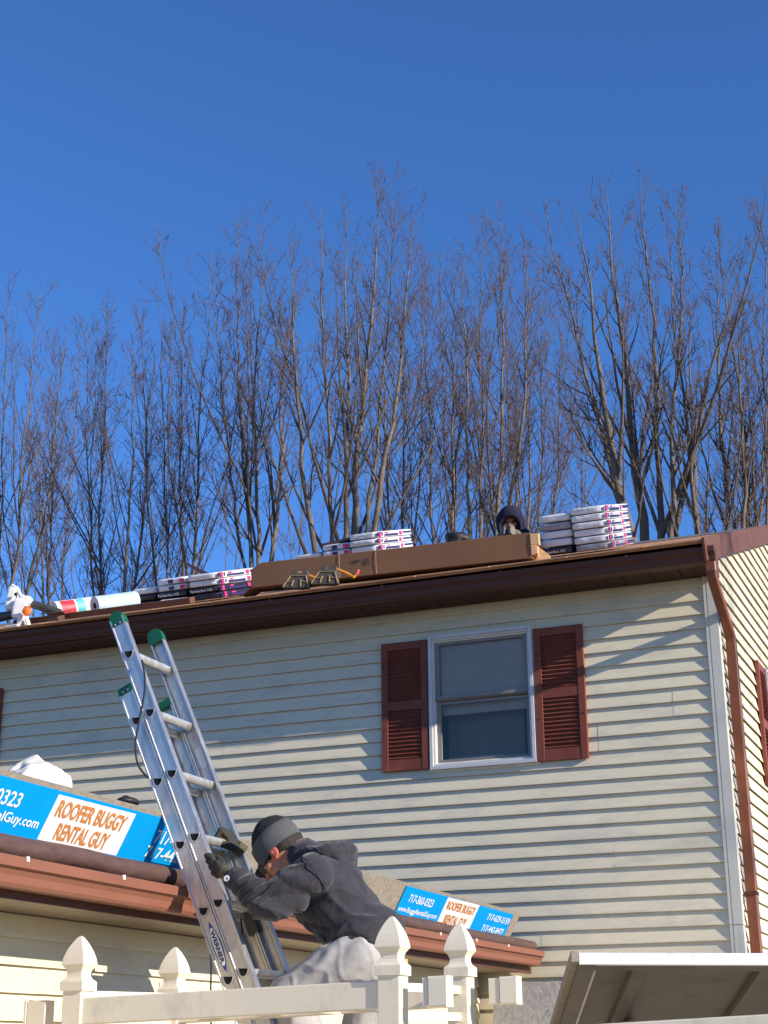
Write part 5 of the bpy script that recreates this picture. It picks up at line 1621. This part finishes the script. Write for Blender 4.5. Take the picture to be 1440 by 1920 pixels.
# ------------------------------------------------------------------ bare trees behind the house
def tube_mesh(name, paths, radii, sides):
    """paths (N,S,3), radii (N,S) -> one mesh of tapered tubes"""
    P = np.concatenate([p.reshape(-1, p.shape[1], 3) for p in paths]) if isinstance(paths, list) else paths
    N, S, _ = P.shape
    T = np.empty_like(P)
    T[:, 1:-1] = P[:, 2:] - P[:, :-2]
    T[:, 0] = P[:, 1] - P[:, 0]
    T[:, -1] = P[:, -1] - P[:, -2]
    T /= np.linalg.norm(T, axis=2, keepdims=True) + 1e-9
    ref = np.where(np.abs(T[..., 2:3]) < 0.8, np.array([0, 0, 1.0]), np.array([1.0, 0, 0]))
    A = np.cross(T, ref); A /= np.linalg.norm(A, axis=2, keepdims=True) + 1e-9
    B = np.cross(A, T)
    ang = np.arange(sides) * 2 * np.pi / sides
    ring = P[:, :, None, :] + radii[:, :, None, None] * (np.cos(ang)[None, None, :, None] * A[:, :, None, :] + np.sin(ang)[None, None, :, None] * B[:, :, None, :])
    verts = ring.reshape(-1, 3)
    n = np.arange(N)[:, None, None] * S * sides
    s = np.arange(S - 1)[None, :, None] * sides
    k = np.arange(sides)[None, None, :]
    k2 = (k + 1) % sides
    f = np.stack(np.broadcast_arrays(n + s + k, n + s + k2, n + s + sides + k2, n + s + sides + k), axis=-1).reshape(-1, 4)
    return verts, f

def arr_mesh(name, chunks, m):
    vs, fs, o = [], [], 0
    for v, f in chunks:
        vs.append(v); fs.append(f + o); o += len(v)
    v, f = np.concatenate(vs), np.concatenate(fs)
    me = bpy.data.meshes.new(name)
    me.vertices.add(len(v)); me.vertices.foreach_set("co", v.astype(np.float32).ravel())
    me.loops.add(len(f) * 4); me.loops.foreach_set("vertex_index", f.astype(np.int32).ravel())
    me.polygons.add(len(f))
    me.polygons.foreach_set("loop_start", np.arange(len(f), dtype=np.int32) * 4)
    me.polygons.foreach_set("use_smooth", np.ones(len(f), dtype=bool))
    me.update(calc_edges=True)
    me.materials.append(m)
    return me

def sample(P, R, idx, t):
    """point, tangent and radius at parameter t of the chosen paths"""
    S = P.shape[1]
    u = t * (S - 1)
    i = np.minimum(u.astype(int), S - 2)
    w = (u - i)[:, None]
    a, b = P[idx, i], P[idx, i + 1]
    d = b - a
    return a * (1 - w) + b * w, d / (np.linalg.norm(d, axis=1, keepdims=True) + 1e-9), R[idx, i] * (1 - w[:, 0]) + R[idx, i + 1] * w[:, 0]

def grow(g, P, R, n_per, t0, t1, length, ang, segs, r_k, up=0.35, wob=0.06, rmin=0.0028):
    """side shoots on every path; length(t, N) gives their lengths"""
    N = P.shape[0]
    pl = np.linalg.norm(np.diff(P, axis=1), axis=2).sum(1)             # shoots spread by length of wood
    M = max(4, int(n_per * pl.sum()))
    idx = g.choice(N, M, p=pl / pl.sum())
    t = t0 + (t1 - t0) * g.uniform(0, 1, M) ** 0.72
    p, d, r = sample(P, R, idx, t)
    q = g.normal(size=(M, 3)); q -= d * np.sum(q * d, axis=1, keepdims=True); q /= np.linalg.norm(q, axis=1, keepdims=True) + 1e-9
    a = np.radians(g.uniform(ang[0], ang[1], M))[:, None]
    dirv = d * np.cos(a) + q * np.sin(a)
    L = length(t, idx, g)
    out = np.empty((M, segs + 1, 3)); out[:, 0] = p
    cur = dirv
    for k in range(segs):
        cur = cur + np.array([0, 0, up / segs]) + g.normal(size=(M, 3)) * wob
        cur /= np.linalg.norm(cur, axis=1, keepdims=True)
        out[:, k + 1] = out[:, k] + cur * (L / segs)[:, None]
    s = np.linspace(0, 1, segs + 1)[None, :]
    r0 = np.clip(np.minimum(r * r_k, L * 0.016 + 0.002), rmin, None)[:, None]
    rad = r0 * (1 - s) + np.minimum(r0, rmin * 0.75) * s
    return out, rad, L

def bare_tree(base, r0, tops, label, seed, group, dens=1.0, fork=None):
    g = np.random.default_rng(seed)
    bx, by = base
    zt = max(t[2] for t in tops)
    zf = fork if fork else zt * g.uniform(0.40, 0.47)
    F = np.array([bx, by, zf])
    tree = empty("bare_tree", (bx, by, 0), label, "tree", group)
    # trunk and main stems
    tr = np.array([[bx + 0.05 * g.normal() * (k > 0), by + 0.05 * g.normal() * (k > 0), zf * k / 6] for k in range(7)])
    tr[-1] = F
    trr = np.linspace(r0 * 1.2, r0 * 0.66, 7)
    S = 22
    stems, srad = [], []
    for i, T in enumerate(tops):
        T = np.array(T)
        st = F + np.array([0, 0, -g.uniform(0, 0.9)])
        dxy = T - st
        c = st + dxy * np.array([g.uniform(0.55, 0.9), g.uniform(0.55, 0.9), 0.42])
        s = np.linspace(0, 1, S)[:, None]
        p = (1 - s) ** 2 * st + 2 * s * (1 - s) * c + s ** 2 * T
        w = np.cumsum(g.normal(size=(S, 3)) * 0.028, axis=0); w -= s * w[-1]
        p = p + w * np.minimum(1, 4 * s)
        stems.append(p)
        rs = r0 * g.uniform(0.24, 0.52)
        srad.append(rs * (1 - s[:, 0]) ** 1.15 + 0.005)
    P0, R0 = np.array(stems), np.array(srad)
    trunk = arr_mesh("trunk", [tube_mesh("t", tr[None], trr[None], 12), tube_mesh("t", P0, R0, 8)], m_bark)
    trunk.validate()
    o = bpy.data.objects.new("trunk", trunk); COL.objects.link(o); place(o, (0, 0, 0), tree)
    # co-leaders: long upright shoots that share the crown with the stems
    H0 = np.linalg.norm(P0[:, -1] - P0[:, 0], axis=1)
    Pc, Rc, Lc = grow(g, P0, R0, g.uniform(0.18, 0.34) * dens, 0.15, 0.72, lambda t, i, g: H0[i] * (1 - t) * g.uniform(0.55, 0.95, len(t)), (12, 30), S - 1, 0.62, up=0.75, wob=0.035, rmin=0.0055)
    H = np.concatenate([H0, Lc])
    PA, RA = np.concatenate([P0, Pc]), np.concatenate([R0, Rc])
    n1 = 1.45 * dens
    P1, R1, L1 = grow(g, PA, RA, n1, 0.26, 0.97, lambda t, i, g: H[i] * (0.07 + 0.24 * (1 - t) ** 0.9) * g.uniform(0.5, 1.2, len(t)), (20, 46), 7, 0.50, up=0.55, wob=0.06, rmin=0.0042)
    n2 = 4.3 * dens
    P2, R2, L2 = grow(g, P1, R1, n2, 0.15, 0.97, lambda t, i, g: L1[i] * (0.16 + 0.34 * (1 - t)) * g.uniform(0.6, 1.3, len(t)), (22, 52), 5, 0.6, up=0.40, wob=0.07, rmin=0.0034)
    P2b, R2b, L2b = grow(g, PA, RA, 3.0 * dens, 0.35, 0.995, lambda t, i, g: np.clip(H[i] * g.uniform(0.03, 0.10, len(t)), 0.15, 0.7), (15, 45), 5, 0.4, up=0.6, wob=0.06, rmin=0.0034)
    crown = arr_mesh("crown", [tube_mesh("c", Pc, Rc, 6), tube_mesh("c", P1, R1, 5), tube_mesh("c", P2, R2, 4), tube_mesh("c", P2b, R2b, 4)], m_branch)
    c = bpy.data.objects.new("crown", crown); COL.objects.link(c); place(c, (0, 0, 0), tree)
    PP, RR = np.concatenate([P2, P2b]), np.concatenate([R2, R2b])
    LL = np.concatenate([L2, L2b])
    P3, R3, L3 = grow(g, PP, RR, 9.0, 0.10, 1.0, lambda t, i, g: np.clip(LL[i] * g.uniform(0.15, 0.5, len(t)), 0.07, 0.5), (20, 55), 4, 0.7, up=0.30, wob=0.10, rmin=0.0030)
    R3 = R3 * np.array([1.0, 1.5, 0.95, 1.6, 1.2])[None, :] * g.uniform(0.8, 1.25, (len(R3), 1))      # swollen buds along the shoots
    tw = arr_mesh("twigs", [tube_mesh("w", P3, R3, 3)], m_twig)
    w = bpy.data.objects.new("twigs", tw); w["kind"] = "stuff"; COL.objects.link(w); place(w, (0, 0, 0), c)
    return tree

GT = "bare trees behind the house"
for i, (base, r0, tops, lab) in enumerate([
    ((-18.55, 25), 0.13, [(-18.5, 24.16, 16.81), (-17.37, 23.73, 16.44), (-19.69, 24.67, 16.78), (-16.82, 23.9, 15.38)], "dark bare tree at the left edge rising behind the leaf blower"),
    ((-19.32, 28), 0.1, [(-19.02, 26.61, 16.86), (-19.04, 27.69, 17.48), (-21.39, 29.34, 17.77)], "slim bare tree between the left edge tree and the paper rolls"),
    ((-16.06, 25), 0.12, [(-17.15, 25.96, 17.15), (-17.67, 25.85, 16.79), (-15.32, 24.11, 15.3), (-15.42, 25.12, 15.41)], "bare tree with a narrow pointed crown above the pale blue roll"),
    ((-14.87, 26), 0.12, [(-14.87, 25.29, 16.61), (-15.23, 24.95, 16.03), (-13.94, 24.74, 16.64), (-15.79, 25.09, 16.08)], "bare tree spreading its thin stems above the leftmost shingle stack"),
    ((-12.26, 24), 0.15, [(-13.7, 25.37, 18.22), (-12.97, 25.05, 17.76), (-14.1, 24.98, 17.42), (-12.22, 24.96, 15.91)], "bare pale-trunked tree above the left end of the long cardboard box"),
    ((-10.28, 23), 0.19, [(-10.8, 22.02, 15.51), (-10.4, 22.39, 16.22), (-10.31, 23.41, 16.64), (-9.85, 23.74, 17.41), (-9.28, 24.13, 16.73), (-9.72, 24.22, 17.17)], "big fan-shaped bare tree with many stems behind the middle shingle stack"),
    ((-11.20, 28), 0.1, [(-10.43, 26.68, 16.6), (-10.56, 28.34, 18.35), (-11.67, 28.55, 17.23)], "thin bare tree just right of the big fan-shaped tree"),
    ((-9.85, 27), 0.12, [(-9.78, 27.02, 17.13), (-9.06, 25.97, 16.22), (-10.15, 26.92, 17.41), (-8.71, 25.69, 15.08)], "slender bare tree above the black bag on the roof"),
    ((-8.46, 25), 0.13, [(-8.21, 26.39, 17.52), (-8.54, 26.17, 17.05), (-8.6, 25.15, 16.18), (-7.14, 24.36, 15.58)], "tall narrow bare tree behind the hooded roofer"),
    ((-8.17, 27), 0.11, [(-8.0, 28.31, 17.65), (-7.99, 27.23, 16.86), (-7.58, 28.22, 16.02), (-8.69, 28.11, 16.68)], "thin bare tree rising between the hooded roofer and the tall shingle stack"),
    ((-4.60, 22), 0.22, [(-4.44, 22.03, 15.3), (-6.01, 21.72, 14.83), (-5.1, 22.32, 15.35), (-3.81, 21.78, 14.54), (-5.23, 20.92, 14.11)], "tallest bare tree, thick forked stems right of the tall shingle stack"),
    ((-4.24, 23), 0.19, [(-3.89, 22.38, 12.99), (-3.62, 24.0, 14.52), (-2.9, 21.54, 12.39), (-3.99, 21.55, 13.83), (-2.81, 23.4, 12.87)], "stout bare tree with a split pale trunk near the roof's right end"),
    ((-3.62, 24), 0.15, [(-2.75, 23.3, 14.82), (-3.59, 24.11, 15.09), (-2.37, 23.91, 14.71), (-3.16, 23.5, 12.98)], "bare tree at the right edge above the rake board"),

    ((-23.71, 33), .07, [(-24.98, 33.99, 20.54), (-23.15, 32.39, 19.05)], "thin background tree seen just right of the leaf blower"),
    ((-22.69, 34), .07, [(-22.66, 33.83, 19.88), (-23.1, 33.41, 19.95)], "thin background tree seen above the white printed roll"),
    ((-20.59, 34), .07, [(-21.02, 34.27, 20.1), (-19.97, 33.55, 19.28)], "thin background tree seen above the left column of the left shingle stack"),
    ((-18.41, 34), .07, [(-18.35, 33.71, 20.01), (-18.17, 34.49, 19.51)], "thin background tree seen above the right column of the left shingle stack"),
    ((-15.84, 33), .07, [(-15.74, 32.64, 19.04), (-16.5, 33.12, 18.47)], "thin background tree seen above the knee pads"),
    ((-14.25, 34), .07, [(-14.71, 34.81, 19.8), (-13.43, 33.2, 19.15)], "thin background tree seen through the right side of the fan-shaped tree"),
    ((-10.82, 34), .07, [(-10.27, 33.12, 18.5), (-10.81, 33.46, 18.16)], "thin background tree seen straight above the hooded roofer"),
    ((-8.83, 33), .07, [(-8.74, 33.53, 18.67), (-8.32, 33.23, 17.31)], "thin background tree seen straight above the tall shingle stack"),
    ((-5.60, 34), .07, [(-5.16, 33.47, 17.38), (-4.76, 33.66, 16.57)], "thin background tree seen low between the two rightmost trees"),
]):
    if lab.startswith("thin background"):
        bare_tree(base, r0, tops, lab, 300 + i, "thin background trees", 0.42)
    else:
        bare_tree(base, r0, tops, lab, 100 + i, GT)
# a bare tree standing out of frame on the sunny side; its branches shade the siding softly
bare_tree((9.4, 9.3), 0.30, [(9.0, 9.1, 11.2), (10.6, 10.2, 10.4), (8.3, 8.8, 9.8), (9.6, 11.0, 9.6), (9.2, 8.9, 10.4)], "bare tree out in the yard on the sunny side, right of the concrete slab", 77, GT, 0.7, fork=3.4)
